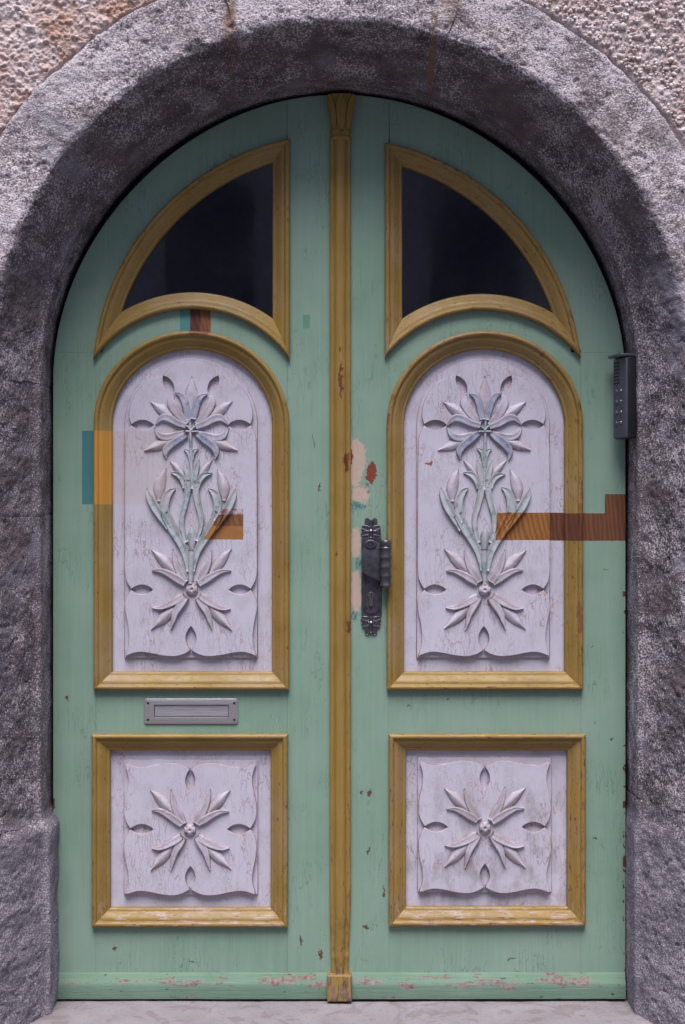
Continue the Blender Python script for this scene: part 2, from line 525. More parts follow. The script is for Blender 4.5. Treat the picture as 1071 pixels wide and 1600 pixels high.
def mat_white():
    s = NT('lilac_white_paint', 0.6, spec=0.3)
    c, ck, chip = white_base(s)
    wr_ = s.math('MULTIPLY', s.attr('rim'), s.rng(s.noise(24, 4), 0.30, 0.55, 0.25, 0.85))
    c = s.mix(wr_, c, (0.27, 0.175, 0.165))
    c = white_patches(s, c)
    h = s.noise(1.0, 4, 0.6, vec=s.vmul(s.pos, (130, 130, 10)))
    return s.done(c, s.bump(h, 0.4, 0.0018))

def mat_carved(name, tint, amount, deep=None):
    s = NT(name, 0.55, spec=0.35)
    c, ck, chip = white_base(s, 0.35)
    f = s.rng(s.noise(24, 4, 0.65), 0.5 - amount*0.25, 0.72 - amount*0.25)
    c = s.mix(s.math('MULTIPLY', f, 0.75), c, tint)
    if deep is not None:
        g = s.rng(s.noise(48, 4, 0.65), 0.52, 0.66)
        c = s.mix(s.math('MULTIPLY', g, 0.8), c, deep)
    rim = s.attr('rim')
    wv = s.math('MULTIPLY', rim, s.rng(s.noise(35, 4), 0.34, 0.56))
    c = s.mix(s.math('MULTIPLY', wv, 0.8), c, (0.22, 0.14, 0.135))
    c = white_patches(s, c)
    h = s.noise(110, 3)
    return s.done(c, s.bump(h, 0.3, 0.0015))

def mat_stone():
    s = NT('weathered_arch_stone', 0.92, spec=0.12)
    big = s.noise(2.6, 4, 0.6)
    mid = s.noise(16, 4, 0.6)
    f = s.noise(165, 3, 0.62, dist=0.3)
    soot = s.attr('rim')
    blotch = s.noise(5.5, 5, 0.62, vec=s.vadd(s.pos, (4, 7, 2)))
    base = s.mix(s.rng(mid, 0.3, 0.7), (0.20, 0.162, 0.182), (0.45, 0.385, 0.425))  # washed face; its paleness also paints in the light outside the recess
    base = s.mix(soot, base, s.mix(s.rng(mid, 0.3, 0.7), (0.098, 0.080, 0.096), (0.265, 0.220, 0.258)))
    th = s.math('ADD', s.rng(big, 0.3, 0.7, 0.50, 0.41), s.math('MULTIPLY', soot, 0.055))
    th = s.math('ADD', th, s.rng(mid, 0.3, 0.7, 0.07, -0.05))
    th = s.math('ADD', th, s.rng(blotch, 0.35, 0.65, -0.05, 0.07))
    lt = s.rng(f, th, s.math('ADD', th, 0.065))
    pale_c = s.mix(s.noise(70, 2), (0.68, 0.585, 0.625), (0.86, 0.775, 0.825))
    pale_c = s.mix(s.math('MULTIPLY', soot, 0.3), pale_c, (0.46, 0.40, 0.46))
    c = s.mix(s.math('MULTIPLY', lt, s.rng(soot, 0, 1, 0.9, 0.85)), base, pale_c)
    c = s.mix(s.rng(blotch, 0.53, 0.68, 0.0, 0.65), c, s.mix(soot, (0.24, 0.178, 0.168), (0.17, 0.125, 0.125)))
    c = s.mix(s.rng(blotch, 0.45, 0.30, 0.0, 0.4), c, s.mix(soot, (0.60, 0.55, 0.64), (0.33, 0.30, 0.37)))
    dk = s.rng(f, 0.33, 0.41, 1.0, 0.0)
    c = s.mix(s.math('MULTIPLY', dk, 0.65), c, (0.03, 0.024, 0.03))
    # smooth bluish lime skins
    sk = s.rng(s.noise(5.0, 4, 0.55, vec=s.vadd(s.pos, (9, 2, 4))), 0.57, 0.68)
    foot = s.rng(s.math('ADD', s.sep(s.pos)[2], s.math('MULTIPLY', mid, 0.25)), 0.66, 0.76, 1.0, 0.0)
    sk = s.math('MAXIMUM', sk, s.math('MULTIPLY', foot, s.rng(f, 0.3, 0.6, 1.0, 0.45)))
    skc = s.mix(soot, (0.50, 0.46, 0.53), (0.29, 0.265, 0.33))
    c = s.mix(s.math('MULTIPLY', sk, 0.75), c, skc)
    s.plane()
    # iron-brown weeping from the joints of the crown, pale rubbed spots
    st = s.any([s.blot(372, 70, 9, 75, 0.8), s.blot(690, 45, 14, 45, 0.8), s.blot(668, 120, 5, 50, .8)])
    c = s.mix(s.math('MULTIPLY', st, s.rng(mid, 0.36, 0.56, 0.2, 0.85)), c, (0.27, 0.155, 0.095))
    pale = s.any([s.blot(40, 290, 9, 9, .3), s.blot(100, 1370, 7, 8, .4), s.blot(330, 25, 60, 20, .9), s.blot(640, 20, 90, 18, .9), s.blot(120, 170, 40, 40, .9)])
    c = s.mix(s.math('MULTIPLY', pale, 0.5), c, (0.62, 0.57, 0.61))
    oi = s.t.nodes.new('ShaderNodeObjectInfo')
    c = s.mix(s.rng(oi.outputs['Random'], 0.0, 1.0, 0.0, 0.22), c, (0.17, 0.14, 0.155))
    pits = s.voro(52, feature='F1')
    pm = s.math('MULTIPLY', s.rng(pits, 0.10, 0.2, 1.0, 0.0), s.rng(mid, 0.5, 0.6))
    c = s.mix(s.math('MULTIPLY', pm, 0.8), c, (0.03, 0.025, 0.028))
    return s.done(c, s.bump(f, 1.0, 0.010))

def mat_mortar():
    s = NT('brown_mortar', 0.95, spec=0.1)
    c = s.mix(s.noise(40, 4), (0.13, 0.085, 0.06), (0.34, 0.22, 0.15))
    return s.done(c, s.bump(s.noise(150, 4), 0.7, 0.006))

def mat_roughcast():
    s = NT('roughcast_render', 0.95, spec=0.1)
    X, Z = s.plane()
    a = s.noise(11, 4, 0.6)
    left = s.mix(s.rng(a, 0.36, 0.62), (0.53, 0.315, 0.245), (0.72, 0.595, 0.60))
    right = s.mix(s.rng(a, 0.36, 0.62), (0.50, 0.36, 0.34), (0.68, 0.565, 0.575))
    c = s.mix(s.rng(X, -0.3, 0.3), left, right)
    g = s.noise(75, 4, 0.7)
    c = s.mix(s.rng(g, 0.52, 0.66, 0.0, 0.75), c, (0.74, 0.66, 0.67))
    c = s.mix(s.rng(g, 0.40, 0.32, 0.0, 0.6), c, (0.16, 0.10, 0.085))
    return s.done(c, s.bump(s.math('ADD', g, s.math('MULTIPLY', s.noise(220, 3), 0.4)), 0.9, 0.009))

def mat_pebble():
    s = NT('pale_pebbles', 0.8, spec=0.2)
    c = s.mix(s.rng(s.noise(70, 2), 0.4, 0.6), (0.46, 0.34, 0.31), (0.80, 0.73, 0.74))
    return s.done(c, s.bump(s.noise(300, 3), 0.4, 0.003))

def mat_step():
    s = NT('worn_step_stone', 0.8, spec=0.2)
    a = s.noise(6, 5, 0.62)
    c = s.mix(s.rng(a, 0.3, 0.7), (0.225, 0.198, 0.212), (0.295, 0.265, 0.29))
    st = s.rng(s.noise(9, 5, 0.6, dist=1.5), 0.53, 0.60)
    c = s.mix(s.math('MULTIPLY', st, 0.5), c, (0.18, 0.135, 0.13))
    c = s.mix(s.rng(s.noise(160, 3), 0.60, 0.7, 0.0, 0.6), c, (0.10, 0.085, 0.085))
    return s.done(c, s.bump(s.noise(60, 5, 0.65), 0.5, 0.006))

def mat_plain(name, c1, c2, rough=0.6, metal=0.0, spec=0.3, scale=30, bump=0.2, bd=0.002):
    s = NT(name, rough, metal, spec)
    n = s.noise(scale, 4, 0.6)
    return s.done(s.mix(s.rng(n, 0.3, 0.7), c1, c2), s.bump(n, bump, bd))

def mat_glass():
    s = NT('dark_window_glass', 0.03, spec=0.5)
    s.b.inputs['Transmission Weight'].default_value = 1.0
    s.b.inputs['IOR'].default_value = 1.5
    n = s.noise(3, 2)
    s.put(s.b.inputs['Transmission Weight'], s.rng(s.noise(4, 5, 0.65), 0.40, 0.80, 1.0, 0.985))
    return s.done((0.86, 0.88, 1.0), s.bump(n, 0.05, 0.01), s.rng(s.noise(5, 5, 0.6), 0.4, 0.75, 0.02, 0.12))

def mat_steel():
    s = NT('brushed_steel', 0.34, 0.7, 0.5)
    n = s.noise(1.0, 4, 0.6, vec=s.vmul(s.pos, (12, 400, 400)))
    return s.done(s.mix(n, (0.42, 0.39, 0.42), (0.52, 0.485, 0.52)), s.bump(n, 0.08, 0.001), s.rng(n, 0.3, 0.7, 0.28, 0.45))

M_GREEN, M_KICK, M_YEL, M_COLN, M_WHITE = mat_green(), mat_kick(), mat_yellow(), mat_column(), mat_white()
M_BUD = mat_carved('pink_white_carving', (0.40, 0.31, 0.345), 0.35)
M_SEPAL = mat_carved('grey_blue_white_carving', (0.32, 0.31, 0.385), 0.5)
M_BLUE = mat_carved('blue_tinged_carving', (0.25, 0.27, 0.37), 0.8, (0.11, 0.17, 0.33))
M_LEAF = mat_carved('teal_tinged_carving', (0.35, 0.385, 0.40), 0.9, (0.13, 0.25, 0.26))
M_ROSE = mat_carved('grey_pink_carving', (0.37, 0.31, 0.345), 0.6)
M_STONE, M_MORTAR, M_CAST, M_PEB, M_STEP = mat_stone(), mat_mortar(), mat_roughcast(), mat_pebble(), mat_step()
M_GLASS, M_STEEL = mat_glass(), mat_steel()
M_FRAME = mat_plain('shadow_gap_black', (0.010, 0.010, 0.011), (0.022, 0.02, 0.02), 0.7)  # black put in for the shade of the gap round the leaves
M_IRON = mat_plain('black_iron', (0.075, 0.070, 0.085), (0.15, 0.14, 0.165), 0.36, 0.75, 0.5, 60, 0.25)
M_BRASS = mat_plain('worn_grey_brass', (0.20, 0.17, 0.16), (0.30, 0.26, 0.25), 0.35, 0.9, 0.5)
M_SCREW = mat_plain('dark_screw', (0.02, 0.015, 0.015), (0.05, 0.03, 0.03), 0.5, 0.5)
M_CHROME = mat_plain('bright_metal', (0.7, 0.68, 0.68), (0.82, 0.8, 0.8), 0.18, 1.0, 0.5)
M_ALU = mat_plain('grey_aluminium', (0.10, 0.10, 0.135), (0.13, 0.13, 0.175), 0.42, 0.6, 0.5, 40, 0.05)
M_BLACKPL = mat_plain('black_plastic', (0.010, 0.010, 0.014), (0.016, 0.016, 0.02), 0.5)
M_DARKROOM = mat_plain('dim_plaster', (0.20, 0.20, 0.30), (0.25, 0.25, 0.36), 0.9)
M_PAVE = mat_plain('grey_paving', (0.13, 0.125, 0.128), (0.19, 0.182, 0.182), 0.9, 0, 0.2, 3)
M_HOUSE = mat_plain('ochre_house_render', (0.62, 0.61, 0.66), (0.70, 0.69, 0.74), 0.9, 0, 0.2, 4)
M_TILE = mat_plain('roof_tile', (0.20, 0.08, 0.05), (0.28, 0.12, 0.08), 0.85, 0, 0.2, 12)
M_WFRAME = mat_plain('white_window_paint', (0.6, 0.6, 0.58), (0.7, 0.7, 0.68), 0.5)
M_PANE = mat_plain('house_window_glass', (0.02, 0.025, 0.03), (0.03, 0.035, 0.04), 0.08)

# ------------------------------------------------------------------ setting: ground, room behind the door
g = part('pavement', [(-40, -40, -0.15), (40, -40, -0.15), (40, 40, -0.15), (-40, 40, -0.15)], [(0, 1, 2, 3)], M_PAVE, None, False)
g['kind'] = 'structure'
V, F = box_vf(-1.3, 1.3, 0.16, 1.3, -0.01, 3.0)
rm = part('hallway_walls', V, [f[::-1] for f in F if f != (0, 4, 5, 1)], M_DARKROOM, None, False)
rm['kind'] = 'structure'

# ------------------------------------------------------------------ stone arch
AC = np.array([wx(530), wz(595)])        # centre of the arch
SPR = AC[1]
RREF = 0.98
TOTAL = 2*SPR + math.pi*RREF

def path(t):
    """centre-line parameter -> (base point, outward direction) in the facade plane"""
    t = np.asarray(t, dtype=float)
    th = np.clip((t - SPR)/RREF, 0, math.pi)
    ang = math.pi - th
    nx, nz = np.cos(ang), np.sin(ang)
    bz = np.where(t < SPR, t, np.where(t > SPR + math.pi*RREF, TOTAL - t, SPR))
    bx = np.full_like(bz, AC[0])
    return bx, bz, nx, nz

R_IN, R_SPL, R_OUT = 0.906, 1.015, 1.198
Y_REV, Y_FR, Y_WALL = -0.130, -0.330, -0.312

def section(step):
    """cross-section of the surround: (radius, y), from the back of the reveal round to the outer edge"""
    key = [(R_IN, 0.09), (R_IN, Y_REV + 0.012), (R_IN + 0.003, Y_REV + 0.003), (R_IN + 0.012, Y_REV - 0.004),
           (R_IN + 0.020, Y_REV - 0.014),
           (R_SPL - 0.013, Y_FR + 0.016), (R_SPL - 0.004, Y_FR + 0.005), (R_SPL + 0.010, Y_FR),
           (R_OUT - 0.014, Y_FR + 0.001), (R_OUT - 0.004, Y_FR + 0.006), (R_OUT, Y_FR + 0.018), (R_OUT + 0.002, Y_FR + 0.09)]
    out = []
    for (a, b), (c, d) in zip(key[:-1], key[1:]):
        L = math.hypot(c - a, d - b); n = max(1, int(round(L/step)))
        for i in range(n):
            f = i/n; out.append((a + (c - a)*f, b + (d - b)*f))
    out.append(key[-1])
    return np.array(out)

def sweep(T, SEC):
    T = T if T.ndim == 2 else np.repeat(T[:, None], len(SEC), 1)
    bx, bz, nx, nz = path(T)
    Rr = SEC[:, 0][None, :]
    X = bx + nx*Rr
    Z = bz + nz*Rr
    Y = np.broadcast_to(SEC[:, 1][None, :], X.shape)
    return np.stack([X, Y, Z], -1)

def grid_normals(P):
    a = np.gradient(P, axis=0); b = np.gradient(P, axis=1)
    n = np.cross(a, b)
    n /= np.maximum(np.linalg.norm(n, axis=2), 1e-12)[..., None]
    return n

arch = empty('stone_arch', (AC[0], -0.1, -0.15), 'rough grey stone arch with splayed inner face framing the green double door', 'arch')
SEC = section(0.0042)
def t_of_angle(deg): return SPR + RREF*(math.pi - R(deg))
joints = [-0.15, wz(1268), wz(806), wz(606), t_of_angle(107.2), t_of_angle(72.2), t_of_angle(12.0), TOTAL - wz(1236), TOTAL + 0.15]
blocks = [bpy.data.objects]
for bi in range(len(joints) - 1):
    t0, t1 = joints[bi], joints[bi + 1]
    g0 = 0.0
    n = max(20, int((t1 - t0)/0.0042))
    T = np.linspace(t0 + g0, t1 - g0, n)
    q = np.cumsum(np.r_[0, np.linalg.norm(np.diff(SEC, axis=0), axis=1)])
    def wander(j):
        return 0.0 if j in (0, len(joints) - 1) else 0.010*fbm(np.stack([q, q*0 + j, q*0], 1), 0.09, 3, 40.0 + j)
    w0, w1 = wander(bi), wander(bi + 1)
    fr_ = ((T - T[0])/(T[-1] - T[0]))[:, None]
    P = sweep(T[:, None] + w0*(1 - smooth01(fr_*4)) + w1*smooth01(fr_*4 - 3), SEC)
    N = grid_normals(P)
    flat = P.reshape(-1, 3)
    if np.sum(N[n//2, len(SEC)//2]*np.array([-0, -1, 0])) < 0: N = -N
    d = 0.010*fbm(flat, 0.16, 3, 1.0 + bi) + 0.0055*fbm(flat, 0.045, 3, 5.0) + 0.0032*fbm(flat, 0.014, 3, 9.0, 0.6)
    # scooped pits
    pit = fbm(flat, 0.022, 2, 14.0)
    d = d - 0.0045*smooth01((pit - 0.40)/0.2)
    d = d.reshape(P.shape[:2])
    # calmer on the reveal, where the jamb was dressed
    wgt = smooth01((SEC[:, 0] - R_IN - 0.004)/0.03)
    wgt = 0.22 + 0.78*wgt
    d = d*wgt[None, :]
    e = np.minimum(T - t0, t1 - T)
    ew = 0.0032*(1 + 0.9*fbm(np.stack([T*0 + bi, T*0, T], 1), 0.05, 2))
    d = d - (0.0026*np.exp(-(e/0.0045)**2))[:, None]*(0.55 + 0.6*fbm(flat, 0.05, 2, 3.0).reshape(d.shape))
    d += (0.0025*math.sin(bi*2.1))*wgt[None, :]
    P = P + N*d[..., None]
    # chipped lip between splay and face
    lip = np.exp(-((SEC[:, 0] - R_SPL)/0.016)**2)*(SEC[:, 1] < -0.25)
    ch = smooth01((fbm(flat, 0.07, 3, 21.0).reshape(d.shape) - 0.05)/0.5)*0.012
    P[..., 1] += lip[None, :]*ch
    # the feet of the jambs swell into the opening
    inner = smooth01((R_SPL + 0.03 - SEC[:, 0])/0.09)
    low = smooth01((wz(1258) - P[..., 2])/0.055)
    wob = 1 + 0.3*fbm(P.reshape(-1, 3), 0.12, 2, 31.0).reshape(d.shape)
    amt = 0.030 if bi < 4 else 0.009
    sgn = 1 if bi < 4 else -1
    if bi in (0, 1, 6, 7): P[..., 0] += sgn*amt*low*inner[None, :]*wob
    Pl = P.reshape(-1, 3) - np.array(arch.location)[None, :]
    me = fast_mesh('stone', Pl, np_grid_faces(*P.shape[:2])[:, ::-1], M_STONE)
    # soot on the splay; rain-washed outer face, paled further for its stronger light
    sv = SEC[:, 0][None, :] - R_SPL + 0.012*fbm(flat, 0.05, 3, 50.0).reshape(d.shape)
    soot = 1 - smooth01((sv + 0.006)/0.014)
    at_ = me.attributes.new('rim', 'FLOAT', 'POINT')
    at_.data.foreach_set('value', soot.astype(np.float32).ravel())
    o = bpy.data.objects.new('stone', me)
    link(o, arch)
Tm = np.linspace(-0.15, TOTAL + 0.15, 240)
SM = section(0.05).copy()
SM[:, 0] += np.where(SM[:, 0] < R_SPL, 0.016, 0.0); SM[:, 1] += 0.017
SM[-3:, 0] -= 0.012
Pm = sweep(Tm, SM)
o = bpy.data.objects.new('mortar', fast_mesh('mortar', Pm.reshape(-1, 3) - np.array(arch.location), np_grid_faces(*Pm.shape[:2])[:, ::-1], M_MORTAR))
link(o, arch)

# ------------------------------------------------------------------ roughcast facade round the arch
wall = empty('facade_wall', (AC[0], Y_WALL, -0.15), 'pink-brown roughcast wall filling the corners above the stone arch', 'wall')
def wall_patch(name, T, RR, disp):
    sec = np.stack([RR, np.full_like(RR, Y_WALL)], 1)
    P = sweep(T, sec)
    flat = P.reshape(-1, 3)
    if disp:
        d = 0.019*np.abs(fbm(flat, 0.020, 3, 3.0, 0.6)) + 0.006*fbm(flat, 0.10, 2, 6.0) + 0.003*fbm(flat, 0.011, 2, 8.0)
        d = d.reshape(P.shape[:2])
        # the render is cut back along the stone
        ed = smooth01((RR - R_OUT + 0.004)/0.014)[None, :]
        P[..., 1] -= d*ed - 0.010*(1 - ed)
    o = bpy.data.objects.new(name, fast_mesh(name, P.reshape(-1, 3) - np.array(wall.location), np_grid_faces(*P.shape[:2])[:, ::-1], M_CAST))
    link(o, wall)
ta, tb = t_of_angle(155), t_of_angle(25)
wall_patch('render_coat', np.linspace(ta, tb, 920), np.concatenate([np.arange(R_OUT - 0.012, R_OUT + 0.34, 0.0034), [R_OUT + 0.9, R_OUT + 4.0]]), True)
wall_patch('render_coat', np.linspace(-0.15, ta, 60), np.array([R_OUT - 0.012, R_OUT + 0.1, R_OUT + 0.9, R_OUT + 4.0]), False)
wall_patch('render_coat', np.linspace(tb, TOTAL + 0.15, 60), np.array([R_OUT - 0.012, R_OUT + 0.1, R_OUT + 0.9, R_OUT + 4.0]), False)
# pebbles thrown into the render, mostly right of the arch
rnd = random.Random(7)
ico_v, ico_f = [], []
ph = (1 + 5**0.5)/2
for a, b in ((1, ph), (-1, ph), (1, -ph), (-1, -ph)):
    ico_v += [(0, a, b), (a, b, 0), (b, 0, a)]
ico = np.array(ico_v)/math.hypot(1, ph)
for i in range(12):
    for j in range(i+1, 12):
        for k in range(j+1, 12):
            if all(abs(np.linalg.norm(ico[p]-ico[q]) - 1.0515) < 0.02 for p, q in ((i,j),(j,k),(i,k))):
                nrm = np.cross(ico[j]-ico[i], ico[k]-ico[i])
                ico_f.append((i,j,k) if nrm @ ico[i] > 0 else (i,k,j))
ico_f = np.array(ico_f)
pv, pf = [], []
count = 0
while count < 1700:
    rightside = rnd.random() < 0.95
    ang = R(rnd.uniform(28, 78)) if rightside else R(rnd.uniform(105, 152))
    rr = R_OUT + 0.012 + 0.33*rnd.random()**1.1
    c = np.array([AC[0] + rr*math.cos(ang), Y_WALL - 0.003 - rnd.random()*0.006, SPR + rr*math.sin(ang)])
    s_ = rnd.uniform(0.0028, 0.0062)*(1.5 if rightside and rnd.random() < 0.25 else 1.0)
    q = ico*np.array([s_*rnd.uniform(.8, 1.4), s_*0.85, s_*rnd.uniform(.7, 1.2)]) + np.array([[rnd.gauss(0, s_*0.13) for _ in range(3)] for _ in range(12)])
    pf.append(ico_f + 12*count); pv.append(q + c)
    count += 1
pv = np.vstack(pv); pf = np.vstack(pf)
o = part('pebbles', pv, pf, M_PEB, wall, True)
o['kind'] = 'stuff'

# ------------------------------------------------------------------ doorstep
nx_, ny_ = 300, 60
gx = np.linspace(wx(40), wx(1030), nx_); gy = np.linspace(0.10, -0.60, ny_)
GX, GYY = np.meshgrid(gx, gy, indexing='ij')
fl = np.stack([GX.ravel(), GYY.ravel(), np.zeros(GX.size)], 1)
hz = 0.0035*fbm(fl, 0.22, 3, 2.0) + 0.0010*fbm(fl, 0.02, 3, 4.0) - 0.006
edge_ = smooth01((GYY.ravel() + 0.60)/0.03)
P = np.stack([fl[:, 0], fl[:, 1], hz - 0.02*(1 - edge_)], 1).reshape(nx_, ny_, 3)
lower = P[:, -1:, :].copy(); lower[..., 2] = -0.15
P = np.concatenate([P, lower], 1)
st = bpy.data.objects.new('doorstep', fast_mesh('doorstep', P.reshape(-1, 3), np_grid_faces(nx_, ny_ + 1)[:, ::-1], M_STEP))
link(st)
tag(st, 'pale worn stone doorstep under the green double door', 'doorstep')

# ------------------------------------------------------------------ rebate frame behind the leaves, its black standing for the shadow gap
def ring_band(r0, r1, y0, y1, n=90):
    pts = []
    T = np.concatenate([np.linspace(0.0, SPR, 4)[:-1], np.linspace(SPR, SPR + math.pi*RREF, n), np.linspace(SPR + math.pi*RREF, TOTAL, 4)[1:]])
    sec = np.array([(r0, y1), (r0, y0), (r1, y0), (r1, y1)])
    return sweep(T, sec)
Pf = ring_band(0.835, 0.925, 0.036, 0.10)
fr = bpy.data.objects.new('door_frame', fast_mesh('door_frame', Pf.reshape(-1, 3), np_grid_faces(*Pf.shape[:2])[:, ::-1], M_FRAME))
link(fr)
tag(fr, 'thin arched rebate frame, coloured black for the shadow gap between green door and stone', 'door frame')

# ------------------------------------------------------------------ door leaves
def leaf_r(th):            # radius (pixels) of the leaf edge at an angle from horizontal
    return 447.0 - 7.0*np.sin(2*th)**2
def leaf_arc(x0, x1, n=40):
    """edge of the arched leaf between two columns (pixels), left to right"""
    th = np.linspace(math.pi, 0, 721)
    r = leaf_r(th)
    X = 530 + r*np.cos(th); Y = 595 - r*np.sin(th)
    xs = np.linspace(x0, x1, n)
    return np.stack([xs, np.interp(xs, X, Y)], 1)
def leaf_side(sign, y0, n=14):
    """edge of the leaf from the spring line up to row y0, as points bottom to top"""
    th = np.linspace(0, math.pi/2, 721)
    r = leaf_r(th)
    Y = 595 - r*np.sin(th); X = 530 + sign*r*np.cos(th)
    ys = np.linspace(595, y0, n)
    xs = np.interp(-ys, -Y, X)
    return np.stack([xs, ys], 1)

PROFILE = np.array([(0, 2), (0, 12), (0.8, 15.5), (2.5, 18.6), (5.5, 20.8), (9, 21.4), (12.5, 20.4), (15, 17.8), (16.6, 14.4), (17.2, 13.0),
                    (18.6, 12.6), (23, 12.3), (27, 11.0), (31, 8.6), (35, 5.4), (39, 2.2), (42, 0.2), (43.5, -0.8), (44.2, -2.4), (45, -3.0), (49, -3.6), (52.5, -5.2),
                    (54.2, -7.6), (55.0, -10), (55.2, -23)])*0.001

def cross2(P, Q, near):
    """crossing of two polylines that lies closest to a point"""
    best, bd = None, 1e9
    a, b = P[:-1], P[1:]
    for k in range(len(Q) - 1):
        c, d = Q[k], Q[k+1]
        r = b - a; q = d - c
        den = r[:, 0]*q[1] - r[:, 1]*q[0]
        den = np.where(np.abs(den) < 1e-14, 1e-14, den)
        ac = c[None, :] - a
        t = (ac[:, 0]*q[1] - ac[:, 1]*q[0])/den
        u = (ac[:, 0]*r[:, 1] - ac[:, 1]*r[:, 0])/den
        ok = np.where((t >= -1e-6) & (t <= 1 + 1e-6) & (u >= -1e-6) & (u <= 1 + 1e-6))[0]
        for i in ok:
            x = a[i] + r[i]*t[i]
            dd = np.linalg.norm(x - near)
            if dd < bd: best, bd = (i, t[i], k, u[i], x), dd
    return best

def offset_line(P, d):
    """inward offset of an open polyline of a counter-clockwise outline, its ends run on straight"""
    t = np.diff(P, axis=0); t /= np.linalg.norm(t, axis=1)[:, None]
    n = np.stack([-t[:, 1], t[:, 0]], 1)
    nn = np.vstack([n[:1], (n[:-1] + n[1:]), n[-1:]])
    nn[1:-1] /= np.maximum(np.sum(nn[1:-1]**2, 1)/2, 1e-6)[:, None]
    Q = P + nn*d
    return np.vstack([Q[0] - t[0]*0.02, Q, Q[-1] + t[-1]*0.02]), t

def offset_outline(segs, d):
    """segments (world, counter-clockwise) -> the same segments moved inwards and clipped at their mitres"""
    O = [offset_line(P, d) for P in segs]
    n = len(segs)
    cut0, cut1 = [None]*n, [None]*n
    for k in range(n):
        m = (k + 1) % n
        A, ta = O[k]; B, tb = O[m]
        corner = segs[k][-1]
        if ta[-1] @ tb[0] > 0.985:
            pa, pb = A[-2], B[1]
            x = (pa + pb)/2
            cut1[k] = (len(A) - 3, 1.0, x); cut0[m] = (1, 0.0, x)
        else:
            c = cross2(A, B, corner)
            cut1[k] = (c[0], c[1], c[4]); cut0[m] = (c[2], c[3], c[4])
    out = []
    for k in range(n):
        A = O[k][0]
        i0, i1 = cut0[k][0], cut1[k][0]
        out.append(np.vstack([[cut0[k][2]], A[i0+1:i1+1], [cut1[k][2]]]))
    return out

def resample(P, n):
    L = np.r_[0, np.cumsum(np.linalg.norm(np.diff(P, axis=0), axis=1))]
    t = np.linspace(0, L[-1], n)
    return np.stack([np.interp(t, L, P[:, 0]), np.interp(t, L, P[:, 1])], 1), L[-1]

def world_segs(segs):
    q = [px2(s_) for s_ in segs]
    if area2(np.vstack([a[:-1] for a in q])) < 0: q = [a[::-1] for a in q[::-1]]
    return q

def inset_loop(segs, d):
    return np.vstack([a[:-1] for a in offset_outline(world_segs(segs), d)])

def moulding(segs, parent, names='moulding', prof=PROFILE):
    """closed outline as a list of polylines (pixels) meeting at mitres; one strip per polyline"""
    W = world_segs(segs)
    arcl = np.r_[0, np.cumsum(np.linalg.norm(np.diff(prof, axis=0), axis=1))]
    cols = [offset_outline(W, max(d, 1e-6)) for d, h in prof]
    start = 0.0
    for k in range(len(W)):
        L0 = np.sum(np.linalg.norm(np.diff(W[k], axis=0), axis=1))
        nr = max(6, int(L0/0.009))
        V = np.zeros((nr, len(prof), 3)); UV = np.zeros((nr, len(prof), 2))
        for c, (d, h) in enumerate(prof):
            q, L = resample(cols[c][k], nr)
            V[:, c, 0] = q[:, 0]; V[:, c, 2] = q[:, 1]; V[:, c, 1] = -h
            UV[:, c, 0] = start + (L0 - L)/2 + np.linspace(0, L, nr); UV[:, c, 1] = arcl[c]
        start += L0 + 0.37
        V = V.reshape(-1, 3)
        V[:, 1] += 0.0007*fbm(V, 0.07, 2, 2.0)
        part(names, V, [f[::-1] for f in grid_faces(nr, len(prof))], M_YEL, parent, True, UV.reshape(-1, 2))

CENTRE = {}
jit = random.Random(11)
# --- carved pieces: spine (pixels from the ornament's centre), half widths (pixels), height (mm)
def carve_mesh(name, spine, hw, H, mat, kind='dome', rows=20, cols=13, base=0.0, tip=0.45):
    H = H*1.4
    hw = [w if w < 1 else w*1.08 for w in hw]
    C = catmull(spine, rows)
    W = np.maximum(catmull(np.array(hw, dtype=float), rows)[:, 0], 0.25)
    T = np.gradient(C, axis=0); T /= np.maximum(np.linalg.norm(T, axis=1), 1e-9)[:, None]
    Nn = np.stack([-T[:, 1], T[:, 0]], 1)
    wm = W.max()
    V, rim = [], []
    for i in range(rows):
        hs = H*(tip + (1 - tip)*min(1.0, (W[i]/wm))**0.8)
        for k in range(cols):
            v = -1 + 2*k/(cols - 1)
            v = math.sin(v*math.pi/2)
            if kind == 'dome': h = math.sqrt(max(0, 1 - v*v))
            elif kind == 'ridge': h = 0.55*(1 - abs(v)) + 0.45*math.sqrt(max(0, 1 - v*v))
            elif kind == 'gutter': h = max(0, 1 - v**8)**0.5*(0.55 + 0.5*v*v)
            elif kind == 'cup': h = max(0, 1 - v**6)**0.5*(0.80 + 0.26*v*v - 0.10*v)
            else: h = (1 - v**8)**0.5
            p = C[i] + Nn[i]*v*W[i]
            y = -(base + h*hs)*0.001
            if k in (0, cols - 1): y = 0.004
            V.append((p[0]*S, y, -p[1]*S))
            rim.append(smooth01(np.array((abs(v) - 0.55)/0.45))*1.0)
    F = grid_faces(rows, cols)
    # end caps
    F.append(tuple(range(cols)))
    F.append(tuple(range((rows-1)*cols, rows*cols))[::-1])
    # orientation towards the viewer (-y)
    a, b, c = [np.array(V[i]) for i in F[len(F)//2][:3]]
    if np.cross(b - a, c - a)[1] > 0: F = [f[::-1] for f in F]
    V = np.array(V); mid_ = np.array([V[:, 0].mean(), 0.0, V[:, 2].mean()])
    me = mesh(name, V - mid_, F, mat, True, None, rim)
    CENTRE[me.name] = mid_
    return me

